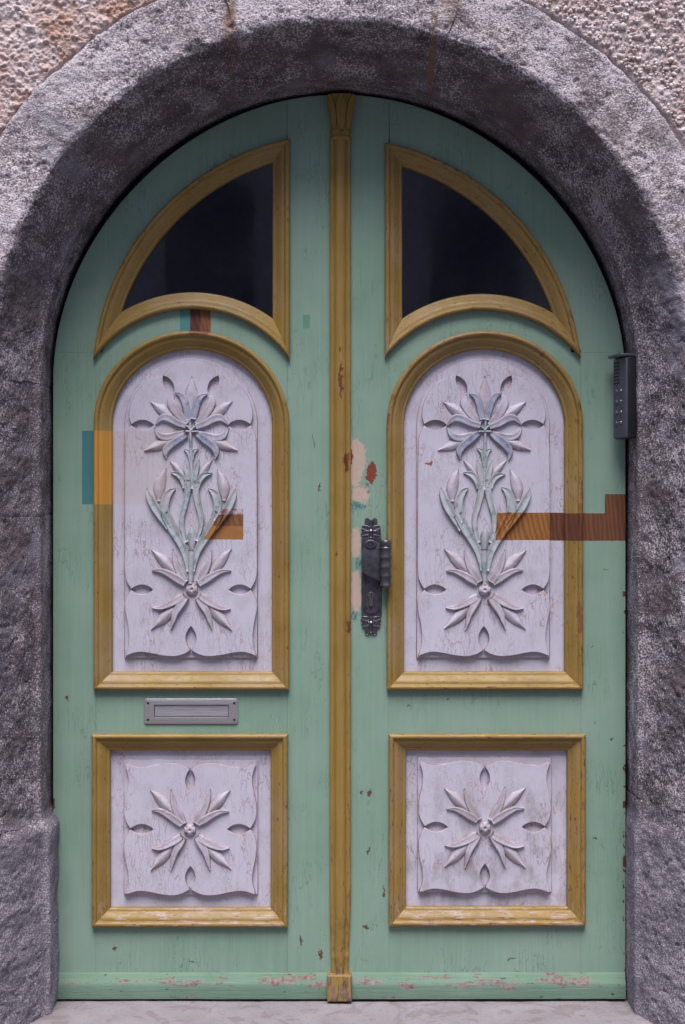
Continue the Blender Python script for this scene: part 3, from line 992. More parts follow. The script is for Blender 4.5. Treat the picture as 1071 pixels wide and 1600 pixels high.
def bead_mesh(name, r, H, mat):
    """rounded square boss with a pit in the middle and four more at the corners"""
    V, F = [], []
    nr, na = 12, 28
    pits = [(0, 0)] + [(0.52*sx, 0.52*sy) for sx in (-1, 1) for sy in (-1, 1)]
    rim = []
    V.append((0, -(H - 6.5)*0.001, 0)); rim.append(0.8)
    for i in range(1, nr + 1):
        f = i/nr
        for k in range(na):
            a = 2*math.pi*k/na
            sq = (abs(math.cos(a))**4 + abs(math.sin(a))**4)**(-0.25)
            rr = f*(0.45 + 0.55*sq)*r*0.95
            x, z = rr*math.cos(a), rr*math.sin(a)
            h = H*math.sqrt(max(0, 1 - f**2.6))
            for px_, pz_ in pits:
                h -= 6.5*math.exp(-(((x/r - px_)**2 + (z/r - pz_)**2)/0.022))
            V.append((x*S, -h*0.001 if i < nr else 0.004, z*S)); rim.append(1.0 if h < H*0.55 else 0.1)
    for k in range(na):
        F.append((0, 1 + (k+1) % na, 1 + k))
    for i in range(nr - 1):
        for k in range(na):
            a, b = 1 + i*na + k, 1 + i*na + (k+1) % na
            F.append((a, b, b + na, a + na))
    a, b, c = [np.array(V[i]) for i in F[0][:3]]
    if np.cross(b - a, c - a)[1] > 0: F = [f[::-1] for f in F]
    return mesh(name, V, F, mat, True, None, rim)

MESHES = {}
def piece(name, key, maker, parent, cx, cy, y, flipx=False, flipz=False):
    if key not in MESHES: MESHES[key] = maker()
    o = bpy.data.objects.new(name, MESHES[key])
    link(o, parent)
    r = root_of(parent)
    m = CENTRE.get(MESHES[key].name, (0, 0, 0))
    sx, sz = (-1 if flipx else 1), (-1 if flipz else 1)
    j = lambda a: jit.uniform(-a, a)
    o.location = Vector((wx(cx) + sx*m[0] + j(0.0012), y, wz(cy) + sz*m[2] + j(0.0012))) - r
    o.scale = (sx*(1 + j(0.05)), 1 + j(0.10), sz*(1 + j(0.05)))
    o.rotation_euler = (0, R(j(2.5)), 0)
    return o

def star_flower(parent, cx, cy, y):
    """four-armed flower round a pitted boss"""
    for fx in (False, True):
        for fz in (False, True):
            blue = fz
            piece('bud', 'arm_bud', lambda: carve_mesh('bud', [(27, -27), (38, -38), (49, -49), (63, -62)], [4.5, 8.2, 7.2, .5], 7.5, M_ROSE, 'ridge'), parent, cx, cy, y, fx, fz)
            piece('petal', 'arm_up', lambda: carve_mesh('petal', [(9.5, -11.5), (16, -21.5), (24, -35.5), (28, -49), (31.5, -62)], [5.2, 6.4, 5.2, 3.5, .6], 10.5, M_ROSE, 'cup'), parent, cx, cy, y, fx, fz)
            piece('petal', 'arm_side', lambda: carve_mesh('petal', [(11.5, -9.5), (21.5, -16), (35.5, -24), (48, -29), (61, -29)], [5.2, 6.4, 5.2, 3.5, .6], 10.5, M_ROSE, 'cup'), parent, cx, cy, y, fx, fz)
    piece('boss', 'boss', lambda: bead_mesh('boss', 10.5, 14, M_ROSE), parent, cx, cy, y)

def bouquet(parent, cx, y):
    """the tall flower: big bloom, two pairs of tulips and their stems; rows are photograph rows"""
    def c(name, key, pts, hw, H, mat, kind, both=True, **kw):
        mk = lambda: carve_mesh(name, pts, hw, H, mat, kind, **kw)
        piece(name, key, mk, parent, cx, 0, y)
        if both: piece(name, key, mk, parent, cx, 0, y, True)
    # bloom
    c('bud', 'b0', [(0, 652), (0, 634), (0, 614), (0.5, 588)], [5, 9, 9.4, .5], 7, M_BUD, 'ridge', False)
    c('petal', 'b1', [(3.4, 656), (6.4, 641), (10.2, 628), (15.5, 619.5), (25.5, 615.5)], [5.0, 5.6, 5.8, 4.6, .5], 10, M_BLUE, 'cup')
    c('bud', 'b2', [(26, 652), (38, 645), (50, 637.5), (65, 628)], [4, 8.2, 7.6, .5], 7.5, M_BUD, 'ridge')
    c('petal', 'b3', [(8, 663), (18.5, 651.5), (28, 638), (31.8, 627), (27.5, 616)], [4.5, 6.4, 7.2, 5.8, .6], 8, M_BUD, 'cup')
    c('petal', 'b4', [(8, 666), (22, 661.5), (35, 654.5), (46.5, 653.5), (58, 663.5)], [4.2, 5.4, 6.2, 5.2, .6], 10, M_SEPAL, 'cup')
    c('bud', 'b5', [(28, 686), (42, 692), (56, 698), (72.5, 704)], [4, 8.0, 7.0, .5], 7.5, M_BUD, 'ridge')
    c('petal', 'b6', [(9, 676.5), (23, 680), (37, 684), (50, 680.5), (58.5, 667)], [4.2, 5.2, 6.0, 5.0, .6], 9, M_SEPAL, 'cup')
    c('petal', 'b7', [(9, 677.5), (21, 687), (33, 696.5), (39, 706), (37.5, 717)], [4.6, 6.0, 6.0, 5.0, .6], 10, M_BLUE, 'cup')
    c('twig', 't0', [(0, 672), (5, 667), (10, 664)], [1.8, 1.7, 1.6], 8, M_LEAF, 'dome', rows=6, cols=7)
    c('twig', 't1', [(0, 674.5), (5, 674.5), (10, 674.5)], [1.8, 1.7, 1.6], 8, M_LEAF, 'dome', rows=6, cols=7)
    c('stem', 's0', [(0, 655), (0, 690), (0, 730), (0, 765)], [2.2, 2.3, 2.4, 2.8], 8, M_LEAF, 'dome', False)
    # leaflets under the bloom
    c('leaf', 'l0', [(1.0, 727), (2.0, 714), (4.8, 705.5), (12, 701.5)], [1.6, 3.2, 3.4, .5], 8, M_LEAF, 'gutter')
    # upper tulips
    c('bud', 'u0', [(12, 745), (18, 736), (25, 728), (33, 719)], [3, 5.2, 4.6, .5], 7, M_BUD, 'ridge')
    c('leaf', 'u1', [(6.5, 758), (5.4, 744), (8, 731), (11.5, 719)], [4.2, 4.8, 4.2, .5], 9, M_LEAF, 'gutter')
    c('leaf', 'u2', [(8.5, 762), (12.5, 751), (20, 742.5), (33, 740)], [4.4, 4.8, 4.6, .5], 10, M_LEAF, 'gutter')
    c('stem', 's1', [(7.6, 752), (6.6, 770), (10.8, 791), (15.2, 809), (13.5, 828), (8, 846)], [4.6, 5.0, 4.5, 4.0, 3.6, 3.0], 9, M_LEAF, 'gutter', rows=28)
    # outer tulips
    c('bud', 'o0', [(40.5, 732), (47, 748), (51, 764), (51, 783)], [.5, 7.0, 8.6, 3.0], 8, M_BUD, 'ridge')
    c('leaf', 'o1', [(25.5, 763), (34, 768), (40, 780), (41, 797), (33, 814)], [.5, 5.0, 6.8, 6.8, 5.0], 11, M_LEAF, 'gutter')
    c('leaf', 'o2', [(70.5, 763), (67, 774), (58.5, 791), (47, 808), (35, 825)], [.5, 5.0, 6.6, 6.0, 4.6], 11, M_LEAF, 'gutter')
    c('stem', 's2', [(44, 803), (31, 826), (17.5, 847), (8, 866), (2, 890)], [7.5, 7.6, 6.4, 5.4, 4.0], 10.5, M_LEAF, 'gutter', rows=26)
    c('leaf', 'o3', [(0.5, 821), (0.5, 834), (0.5, 848), (0.5, 862)], [.5, 6.4, 6.2, 3.5], 12, M_LEAF, 'ridge', False)
    c('stem', 's3', [(0, 858), (0, 880), (0, 898), (0, 912)], [5.0, 4.8, 4.2, 3.8], 11, M_LEAF, 'dome', False)

def eye_loop(p0, p1, hw, n=9, gap=0.35):
    """two sides of an eye-shaped notch, going in from p0 to p1 and back"""
    p0, p1 = np.array(p0, float), np.array(p1, float)
    d = p1 - p0; L = np.linalg.norm(d); u = d/L; v = np.array([-u[1], u[0]])
    f = np.linspace(0, 1, n)
    w = hw*np.sin(np.pi*f)**0.85
    w[0] = gap; w[-1] = 0
    a = p0 + f[:, None]*d + v*w[:, None]
    b = (p0 + f[:, None]*d - v*w[:, None])[::-1][1:]
    return np.vstack([a, b])

def wave(pts, n=14): return catmull(np.array(pts, float), n)

def scallop_square(cx, cy, hx=104.0, top=-103.0, bot=102.0, skew=0.0):
    """scalloped square field with four eyes, in pixels"""
    edge = [(-101, -103), (-90, -99.0), (-79, -97.0), (-64, -98.5), (-45, -102.5), (-28, -104), (-14, -101.5), (0, -94)]
    e = wave(edge, 20)
    e2 = e[::-1]*np.array([-1, 1])
    def turn(P, k):
        for _ in range(k): P = np.stack([-P[:, 1], P[:, 0]], 1)
        return P
    out = []
    for k in range(4):
        eye = eye_loop((0, -94), (0, -58), 7.6)
        # entering from the left of the cusp: left side first
        if eye[1][0] > 0: eye = eye*np.array([-1, 1])
        s_ = np.vstack([e[:-1], eye, e2[1:-1]])
        out.append(turn(s_, k))
    P = np.vstack(out)
    return P + np.array([cx, cy])

def scallop_arch(cx):
    """tall scalloped field with an arched head, in pixels; symmetric about cx"""
    half = []     # right half from bottom cusp, going up to the crown
    eb = eye_loop((0, 1016), (0, 979), 8.2)
    h = len(eb)//2
    right_eb = eb[:h+1] if eb[1][0] > 0 else (eb*np.array([-1, 1]))[:h+1]
    half += right_eb[::-1].tolist()
    half += wave([(0.4, 1016.3), (11, 1022.5), (26, 1026), (46, 1024.5), (66, 1020.5), (84, 1019.5), (102.5, 1025.5)], 22)[1:].tolist()
    half += wave([(102.5, 1025.5), (98, 1008), (97, 993), (99.5, 972), (103, 955), (103, 938), (93.5, 921.5)], 22)[1:-1].tolist()
    e = eye_loop((93.5, 921.5), (59.5, 921.5), 7.5)
    if e[1][1] < 921.5: e = np.stack([e[:, 0], 2*921.5 - e[:, 1]], 1)
    half += e.tolist()
    half += wave([(93.5, 921.0), (101.5, 906), (103.5, 888), (103.5, 860), (103.5, 790), (103, 720), (101.5, 682), (93.5, 664.5)], 26)[1:-1].tolist()
    e = eye_loop((93.5, 664), (58, 664), 7.5)
    if e[1][1] < 664: e = np.stack([e[:, 0], 2*664 - e[:, 1]], 1)
    half += e.tolist()
    half += wave([(93.5, 663.5), (97, 648), (92, 624), (80, 605), (64, 592), (43.5, 586.8)], 20)[1:-1].tolist()
    e = eye_loop((43.5, 586.8), (26.5, 614.5), 6.6)
    if e[1][0] < 40 and e[1][1] < 592: e = np.vstack([e[0:1], e[1:-1][::-1], e[-1:]])
    half += e.tolist()
    half += wave([(43.0, 586.5), (32, 574), (17, 566.5), (0, 564.0)], 14)[1:].tolist()
    half = np.array(half)
    left = half[::-1]*np.array([-1, 1])
    P = np.vstack([half, left[1:-1]])
    P[:, 0] += cx
    return P

def board(name, P, yf, yb, mat, parent, bev):
    V, F = slab_vf(px2(P), yf, yb, bev, 3, 1.6)
    n_ = len(P)
    rim = np.repeat([0.9, 1.0, 1.0, 0.7, 0.0], n_)[:len(V)]
    o = part(name, V, F, mat, parent, True, None, rim)
    sm = np.ones(len(o.data.polygons), dtype=bool); sm[4*len(P):] = False
    o.data.polygons.foreach_set('use_smooth', sm)
    return o

Y_FIELD, Y_BASE, Y_TOP = 0.0215, 0.0145, 0.0015

def arch_outline(x0, x1, y_bot, y_spr, y_top, n=40):
    cx = (x0 + x1)/2
    arc = arc_pts(cx, y_spr, (x1 - x0)/2, y_spr - y_top, 0, 180, n)
    return [np.array([(x0, y_bot), (x1, y_bot)]), np.array([(x1, y_bot), (x1, y_spr)]), arc, np.array([(x0, y_spr), (x0, y_bot)])]

def make_leaf(left, label):
    root = empty('door_leaf', (wx(83 if left else 977), 0.0, 0.0), label, 'door')
    sg = -1 if left else 1
    xo = 83 if left else 977                   # hanging edge
    xi = 530.6 if left else 531.4              # meeting edge
    mx0, mx1 = (147, 452) if left else (604, 910)          # moulding of the tall panel
    lx0, lx1 = (144, 450) if left else (607, 914)          # moulding of the low panel
    so = mx0 + 2.5 if left else mx1 - 2.5      # joint between hanging stile and rails
    si = mx1 - 3.5 if left else mx0 + 3.5      # joint between meeting stile and rails
    yb = 1559.0
    seam = 551.0
    D = 0.034
    g = 0.08
    # meeting stile
    a, b = sorted((si, xi))
    top = leaf_arc(a + g, b - g*0, 12)
    slab('stile', px2(np.vstack([[(a + g, yb)], top, [(b, yb)]])), 0, D, M_GREEN, root, 0.0006)
    # hanging stile
    side = leaf_side(sg, seam + g, 8)
    poly = np.vstack([[(so, yb), (xo, yb)], side, [(so, seam + g)]])
    slab('stile', px2(poly), 0, D, M_GREEN, root, 0.0006)
    # arched head
    a0 = leaf_side(sg, seam - g, 10)[-1]
    if left:
        side2 = leaf_side(-1, 300, 40); side2 = side2[side2[:, 1] < seam - g]
        outer = np.vstack([[a0], side2, leaf_arc(side2[-1][0] + 6, si - g, 60)])
    else:
        side2 = leaf_side(1, 300, 40); side2 = side2[side2[:, 1] < seam - g]
        outer = np.vstack([[a0], side2, leaf_arc(si + g, side2[-1][0] - 6, 60)[::-1]])
    wc, wr = ((530, 595), 385) if left else ((528, 597), 380)
    ri = wr - 13
    th = np.linspace(0, math.pi, 721)
    ax, ay = wc[0] + ri*np.cos(th), wc[1] - ri*np.sin(th)
    y_end = seam - g
    lo = min(so + 3, mx0 + 14) if left else max(so - 3, mx1 - 14)
    if left:
        keep = (ax < si - g) & (ax < 530) & (ay < y_end)
        inner = np.stack([ax[keep], ay[keep]], 1)          # from centre to the left
    else:
        keep = (ax > si + g) & (ax > 530) & (ay < y_end)
        inner = np.stack([ax[keep], ay[keep]], 1)[::-1]
    xe = wc[0] - sg*-1*0 + sg*math.sqrt(ri**2 - (y_end - wc[1])**2)
    inner = np.vstack([inner[::6], [(xe, y_end)]])
    poly = np.vstack([outer, inner])
    slab('rail', px2(poly), 0, D, M_GREEN, root, 0.0006)
    # rail between window and tall panel
    wy = 486.0
    tipx0, tipx1, tipy = (530 - math.sqrt(385**2 - 32**2), 453, 563) if left else (601, 528 + math.sqrt(380**2 - 37**2), 560)
    xs = np.linspace(tipx0, tipx1, 33)
    cxm = (tipx0 + tipx1)/2
    hwid = (tipx1 - tipx0)/2
    sag = tipy - (483.5 if left else 486)
    rad = (hwid**2 + sag**2)/(2*sag)
    cym = (tipy - sag) + rad
    arcb = np.stack([xs, cym - np.sqrt(rad**2 - (xs - cxm)**2)], 1)   # lower edge of the window moulding
    rx0, rx1 = sorted((so, si))
    xr = np.linspace(rx0 + g, rx1 - g, 33)
    up = np.interp(xr, arcb[:, 0], arcb[:, 1]) - 13
    pc, pr = (mx0 + mx1)/2, (mx1 - mx0)/2 - 13
    lowy = 663 - (663 - 517 - 13)*np.sqrt(np.clip(1 - ((xr - pc)/pr)**2, 0, 1))
    poly = np.vstack([np.stack([xr, up], 1), np.stack([xr, lowy], 1)[::-1]])
    slab('rail', px2(poly), 0, D, M_GREEN, root, 0.0006)
    slab('rail', px2(np.array([(rx0 + g, 1064), (rx1 - g, 1064), (rx1 - g, 1160), (rx0 + g, 1160)])), 0, D, M_GREEN, root, 0.0006)
    slab('rail', px2(np.array([(rx0 + g, 1433), (rx1 - g, 1433), (rx1 - g, yb), (rx0 + g, yb)])), 0, D, M_GREEN, root, 0.0006)
    # kickboard: bevelled top, worn
    k0, k1 = (xo + 4, 511.5) if left else (549.5, xo - 1)
    prof = [(1519.5, 0.002), (1519.8, -0.003), (1522, -0.0055), (1527, -0.008), (1533, -0.0145), (1536.5, -0.0165), (1540, -0.0165), (1556, -0.0165), (1558.5, -0.0155), (1559.5, 0.002)]
    n = 140
    V = []
    for i in range(n):
        x = k0 + (k1 - k0)*i/(n - 1)
        for (yy, dd) in prof: V.append((wx(x), dd, wz(yy)))
    V = np.array(V)
    V[:, 1] += 0.0012*fbm(V, 0.05, 3, 3.0)
    V[:, 2] += 0.0010*fbm(V, 0.09, 2, 5.0)
    F = grid_faces(n, len(prof))
    F += [tuple(range(len(prof))), tuple(range((n-1)*len(prof), n*len(prof)))[::-1]]
    ko = part('kickboard', V, F, M_KICK, root, True)
    shade_by_angle(ko.data, 40)
    # window: pane and moulding
    thv = np.linspace(0, math.pi, 1441)
    ox, oy = wc[0] + wr*np.cos(thv), wc[1] - wr*np.sin(thv)
    topy = 213 if left else 219
    if left:
        keep = (ox <= tipx1) & (oy <= tipy)
        curve = np.stack([ox[keep], oy[keep]], 1)[::12]
        curve = np.vstack([[(tipx1, 595 - math.sqrt(wr**2 - (tipx1 - 530)**2))], curve[1:-1], [(tipx0, tipy)]])
        segs = [curve, arcb, np.array([arcb[-1], curve[0]])]
    else:
        keep = (ox >= tipx0) & (oy <= tipy)
        curve = np.stack([ox[keep], oy[keep]], 1)[::-1][::12]     # from centre to the right
        curve = np.vstack([[(tipx0, 597 - math.sqrt(wr**2 - (tipx0 - 528)**2))], curve[1:-1], [(tipx1, tipy)]])
        segs = [curve, arcb[::-1], np.array([arcb[0], curve[0]])]
    moulding(segs, root)
    loop = inset_loop(segs, 0.046)
    slab('window_pane', loop, 0.019, 0.023, M_GLASS, root, 0.0004, 1)
    # tall panel
    segs = arch_outline(mx0, mx1, 1077.5, 663, 517.5)
    moulding(segs, root)
    loop = inset_loop(segs, 0.044)
    pan = slab('carved_panel', loop, Y_FIELD, Y_FIELD + 0.012, M_WHITE, root, 0.0005, 1)
    ocx = 298.5 if left else 756.5
    bx0, bx1, byb = ocx - 105.5, ocx + 103.5, 1029
    bs = arch_outline(bx0, bx1, byb, 664, 558.5, 40)
    board('backing_board', np.vstack([s_[:-1] for s_ in bs]), Y_BASE, Y_FIELD + 0.002, M_WHITE, pan, 0.0028)
    board('raised_field', scallop_arch(ocx - 0.5), Y_TOP, Y_BASE + 0.001, M_WHITE, pan, 0.0024)
    bouquet(pan, ocx + 0.5, Y_TOP)
    star_flower(pan, ocx + 1.2, 921, Y_TOP)
    # low panel
    P4 = [(lx0, 1447 if left else 1445.5), (lx1, 1447 if left else 1445.5), (lx1, 1146), (lx0, 1146)]
    segs = [np.array([P4[i], P4[(i+1) % 4]], float) for i in range(4)]
    moulding(segs, root)
    loop = ccw(px2(np.array(P4, float)))
    loop = loop + mitre(loop, 6)*0.044
    pan = slab('carved_panel', loop, Y_FIELD, Y_FIELD + 0.012, M_WHITE, root, 0.0005, 1)
    qx, qy = (297.0, 1296.0) if left else (757.5, 1292.5)
    board('backing_board', rrect(qx - 105, qx + 105.5, qy - 108, qy + 104.5, 3), Y_BASE, Y_FIELD + 0.002, M_WHITE, pan, 0.0028)
    board('raised_field', scallop_square(qx, qy), Y_TOP, Y_BASE + 0.001, M_WHITE, pan, 0.0024)
    star_flower(pan, qx, qy, Y_TOP)
    return root

leafL = make_leaf(True, 'left leaf of the green double door, with letter slot and ochre centre column')
leafR = make_leaf(False, 'right leaf of the green double door, with black lock handle and brown grained strip')

# --- centre column on the left leaf
cw = [(-16.5, 0.002), (-16.5, -0.010), (-15.8, -0.0135), (-14, -0.016), (-12, -0.0165), (-10.4, -0.0145), (-9.6, -0.0135), (-8.8, -0.0185), (-6.6, -0.024), (-3.4, -0.0272), (-1.2, -0.028),
      (0, -0.0268), (1.2, -0.028), (3.4, -0.0272), (6.6, -0.024), (8.8, -0.0185), (9.6, -0.0135), (10.4, -0.0145), (12, -0.0165), (14, -0.016), (15.8, -0.0135), (16.5, -0.010), (16.5, 0.002)]
rows = np.concatenate([np.linspace(217, 1400, 160), np.linspace(1405, 1520, 60)])
V = []
for y in rows:
    worn = float(smooth01(np.array((y - 1400)/110)))
    for dx, dy in cw:
        xx = 531.5 + dx*(1 - 0.12*worn) - 1.6*worn*(dx > 4)
        V.append((wx(xx), dy*(1 - 0.2*worn), wz(y)))
V = np.array(V)
lowmask = smooth01((0.35 - V[:, 2])/0.3)
V[:, 1] += np.where(V[:, 1] < 0, 1, 0)*(0.0006 + 0.003*lowmask)*fbm(V, 0.03, 3, 2.0)
V[:, 0] += (0.0005 + 0.003*lowmask)*fbm(V, 0.04, 3, 8.0)
F = [f[::-1] for f in grid_faces(len(rows), len(cw))]
column = part('centre_column', V, F, M_COLN, leafL, True)
# capital
hs = [(222, 15.5, .022), (220.5, 17, .027), (217, 17.2, .0285), (214.5, 16.6, .027), (213.6, 15.2, .0235), (211.5, 15.4, .0235), (206, 16.6, .026), (196, 16.8, .0285), (184, 16.8, .029), (172, 17.6, .030), (160, 19, .031), (152, 22, .032), (150.3, 22, .032), (149.5, 20, .030), (149.2, 16, .004)]
V = []
nc = 21
for y, hw_, dp in hs:
    for k in range(nc):
        a = math.pi*k/(nc - 1)
        cxx = -math.cos(a); e = 0.55
        V.append((wx(532.5 + hw_*math.copysign(abs(cxx)**0.75, cxx)), 0.002 - dp*math.sin(a)**e if 0 < k < nc-1 else 0.002, wz(y)))
cap = part('capital', V, grid_faces(len(hs), nc), M_COLN, column, True)
a, b, c = [np.array(V[i]) for i in cap.data.polygons[nc*3].vertices[:3]]
if np.cross(b - a, c - a)[1] > 0: cap.data.flip_normals()
shade_by_angle(cap.data, 50)
def leafcap(name, pts, hw, H, y):
    me = carve_mesh(name, [(p[0] - 532.5, p[1]) for p in pts], hw, H, M_COLN, 'gutter')
    o = bpy.data.objects.new(name, me); link(o, column)
    o.location = Vector((wx(532.5), y, 0)) + Vector((0, 0, GY*S)) + Vector(CENTRE[me.name]) - root_of(column)
leafcap('acanthus_leaf', [(533, 152), (533, 165), (533, 185), (533, 208)], [2.5, 7.5, 7.0, 3], 8, -0.0295)
leafcap('acanthus_leaf', [(513, 152), (517, 166), (521, 185), (522, 206)], [2.5, 5.5, 4.5, 2.5], 9, -0.022)
leafcap('acanthus_leaf', [(553, 152), (549, 166), (545, 185), (544, 206)], [2.5, 5.5, 4.5, 2.5], 9, -0.022)
# base block
bl = rrect(511, 549.5, 1518.5, 1559.5, 1.5, 3)
V, F = slab_vf(px2(bl), -0.036, 0.002, 0.004, 3)
o = part('base_block', V, F, M_COLN, column, True); shade_by_angle(o.data, 40)

# --- letter plate on the left leaf
def ring_plate(outer, inner, yf, yb, bev):
    n = len(outer)
    Po, Pi = px2(outer), px2(inner)
    Po, Pi = ccw(Po), ccw(Pi)
    Mo, Mi = mitre(Po, 2), mitre(Pi, 2)
    rows = [(Po, yb), (Po, yf + bev), (Po + Mo*bev*0.35, yf + bev*0.35), (Po + Mo*bev, yf), (Pi - Mi*0.0004, yf), (Pi, yf + 0.0006), (Pi, yb)]
    V = []
    for P, y in rows: V += [(p[0], y, p[1]) for p in P]
    F = []
    for r in range(len(rows) - 1):
        for i in range(n):
            j = (i + 1) % n
            F.append((r*n+i, r*n+j, (r+1)*n+j, (r+1)*n+i))
    return V, F
V, F = ring_plate(rrect(225, 372, 1091, 1131, 4.5, 6), rrect(241, 357.5, 1101, 1120.5, 0.6, 6), -0.0055, 0.001, 0.0026)
plate = part('letter_plate', V, F, M_STEEL, leafL, True); shade_by_angle(plate.data, 30)
# flap: hinged at the top, its lower lip rolled forward
fp = [(1101.6, 0.0005), (1101.9, -0.0012), (1103, -0.0016), (1117.2, -0.0018), (1118.6, -0.0027), (1119.3, -0.0024), (1119.7, 0.0005)]
V = [(wx(x), d, wz(y)) for x in (241.8, 300, 356.7) for (y, d) in fp]
flap = part('flap', V, grid_faces(3, len(fp)), M_STEEL, plate, False); shade_by_angle(flap.data, 40)
bk = slab('slot_shadow_box', px2(rrect(240, 358.5, 1100, 1121.5, 1, 2)), -0.0002, 0.0008, M_BLACKPL, plate, 0.0001, 1)
def disc(name, cx, cy, r, yf, yb, mat, parent, n=14, bev=0.0006):
    return slab(name, px2(arc_pts(cx, cy, r, r, 0, 360*(n-1)/n, n)), yf, yb, mat, parent, bev)
for sx in (231.5, 366):
    for sy in (1098.5, 1124.3): disc('screw', sx, sy, 1.9, -0.0063, -0.005, M_SCREW, plate)

# --- lock handle on the right leaf
lock = slab('lock_plate', px2(rrect(564.5, 596, 838, 964, 5, 5)), -0.006, 0.001, M_IRON, leafR, 0.0022, 3)
shade_by_angle(lock.data, 40)
V, F = ring_plate(rrect(568, 593, 845, 959, 10, 6), rrect(570.5, 590.5, 847.5, 956, 8.5, 6), -0.0085, -0.005, 0.001)
o = part('plate_rim', V, F, M_IRON, lock, True); shade_by_angle(o.data, 40)
def iron(name, pts, hw, H, y, kind='gutter', mat=None):
    me = carve_mesh(name, [(p[0] - 580, p[1] - 900) for p in pts], hw, H, mat or M_IRON, kind, rows=12, cols=9)
    o = bpy.data.objects.new(name, me); link(o, lock)
    o.location = Vector((wx(580), y, wz(900))) + Vector(CENTRE[me.name]) - root_of(lock)
def finial(cy, up):
    f = -1 if up else 1
    cx = 579.5
    for s_ in (-1, 1):
        iron('lobe', [(cx, cy + f*4), (cx + s_*7, cy + f*9), (cx + s_*14.5, cy + f*11)], [4, 5.2, 3.0], 8, 0.0)
        iron('lobe', [(cx, cy + f*2), (cx + s_*8, cy + f*1.5), (cx + s_*15, cy - f*1)], [3.5, 5.0, 3.0], 8, 0.0)
        iron('lobe', [(cx, cy + f*10), (cx + s_*4.5, cy + f*19), (cx + s_*7, cy + f*25)], [3.5, 4.8, 2.6], 7, 0.0)
    iron('lobe', [(cx, cy - f*5), (cx, cy + f*6), (cx, cy + f*22)], [4, 4.4, 3], 9, 0.0, 'ridge')
    iron('screw', [(cx - 3.8, cy + f*6), (cx, cy + f*6), (cx + 3.8, cy + f*6)], [1.0, 3.0, 1.0], 11.5, 0.0, 'dome', M_CHROME)
finial(835, True); finial(966, False)
# lock body in front of the plate
body = [(565.5, 860), (572, 851), (584, 848.5), (596.5, 850), (597, 905), (593, 908), (585, 903.5), (575, 899.5), (565.5, 893)]
o = slab('lock_body', px2(np.array(body, float)), -0.030, -0.004, M_IRON, lock, 0.002, 2); shade_by_angle(o.data, 35)
V, F = ring_plate(arc_pts(578.5, 850, 9.5, 7.0, 0, 340, 18), arc_pts(578.5, 850, 5.0, 3.6, 0, 340, 18), -0.034, -0.028, 0.0015)
o = part('collar', V, F, M_IRON, lock, True); shade_by_angle(o.data, 40)
disc('knob', 578.5, 850, 4.2, -0.032, -0.028, M_IRON, lock, 16, 0.003)
# ribbed grip
prf = [(843.5, 0), (843.8, 7.5), (845.5, 8.8), (852, 8.6), (853.5, 7.6)]
yy = 853.5
while yy < 912:
    prf += [(yy + 1.0, 8.9), (yy + 2.6, 9.3), (yy + 4.0, 8.9), (yy + 4.8, 8.1), (yy + 9.5, 7.9), (yy + 13.2, 8.3)]
    yy += 14.4
prf = [p for p in prf if p[0] < 914] + [(914.5, 8.0), (917, 7.2), (917.5, 0)]
V = []; na = 24
for y, r in prf:
    for k in range(na):
        a = 2*math.pi*k/na
        V.append((wx(602) + r*S*math.cos(a), -0.040 + r*S*math.sin(a), wz(y)))
n = len(prf)
F = [(i*na + k, i*na + (k+1) % na, (i+1)*na + (k+1) % na, (i+1)*na + k) for i in range(n-1) for k in range(na)]
o = part('ribbed_grip', V, [f[::-1] for f in F], M_IRON, lock, True); shade_by_angle(o.data, 50)
V, F = box_vf(wx(594), wx(603), -0.046, -0.012, wz(902), wz(856))
part('grip_bracket', V, F, M_IRON, lock, False)
# profile cylinder
kc = np.vstack([arc_pts(579.5, 930, 5.2, 5.2, -50, 230, 14), [(576.3, 946), (579.5, 947.5), (582.7, 946)]])
o = slab('lock_cylinder', px2(kc), -0.011, -0.004, M_BRASS, lock, 0.0008, 2)
slab('keyway', px2(np.array([(578.9, 926), (580.3, 926), (580.3, 933), (578.9, 933)])), -0.0116, -0.0108, M_SCREW, lock, 0.0001, 1)

# ------------------------------------------------------------------ intercom on the right jamb
ic = empty('intercom', (wx(985), -0.05, wz(690)), 'grey metal door intercom with rain hood on the right stone jamb', 'intercom')
ic_rot = R(-73.6)
def icp(name, V, F, mat, parent=None, smooth=False):
    """local frame: x across the plate, y depth (front negative), z up from the lower edge"""
    ca, sa = math.cos(ic_rot), math.sin(ic_rot)
    V = np.asarray(V, float)
    W = np.stack([V[:, 0]*ca - V[:, 1]*sa, V[:, 0]*sa + V[:, 1]*ca, V[:, 2]], 1)
    base = np.array([0.8565, -0.0775, wz(684)*0.98 + 0.03])
    return part(name, W + base, F, mat, parent or ic, smooth)
def icbox(name, x0, x1, y0, y1, z0, z1, mat, parent=None, bev=0.0):
    if bev:
        V, F = slab_vf(rrect_m(x0, x1, z0, z1, bev), y0, y1, bev, 3)
        o = icp(name, V, F, mat, parent, True); shade_by_angle(o.data, 40); return o
    V, F = box_vf(x0, x1, y0, y1, z0, z1)
    return icp(name, V, F, mat, parent)
def rrect_m(x0, x1, z0, z1, r, n=4):
    P = []
    for cx, cz, a in ((x1-r, z0+r, 270), (x1-r, z1-r, 0), (x0+r, z1-r, 90), (x0+r, z0+r, 180)):
        t = np.radians(np.linspace(a, a+90, n)); P += np.stack([cx + r*np.cos(t), cz + r*np.sin(t)], 1).tolist()
    return np.array(P)
icbox('back_box', -0.044, 0.044, 0.0, 0.026, -0.002, 0.246, M_BLACKPL, None, 0.003)
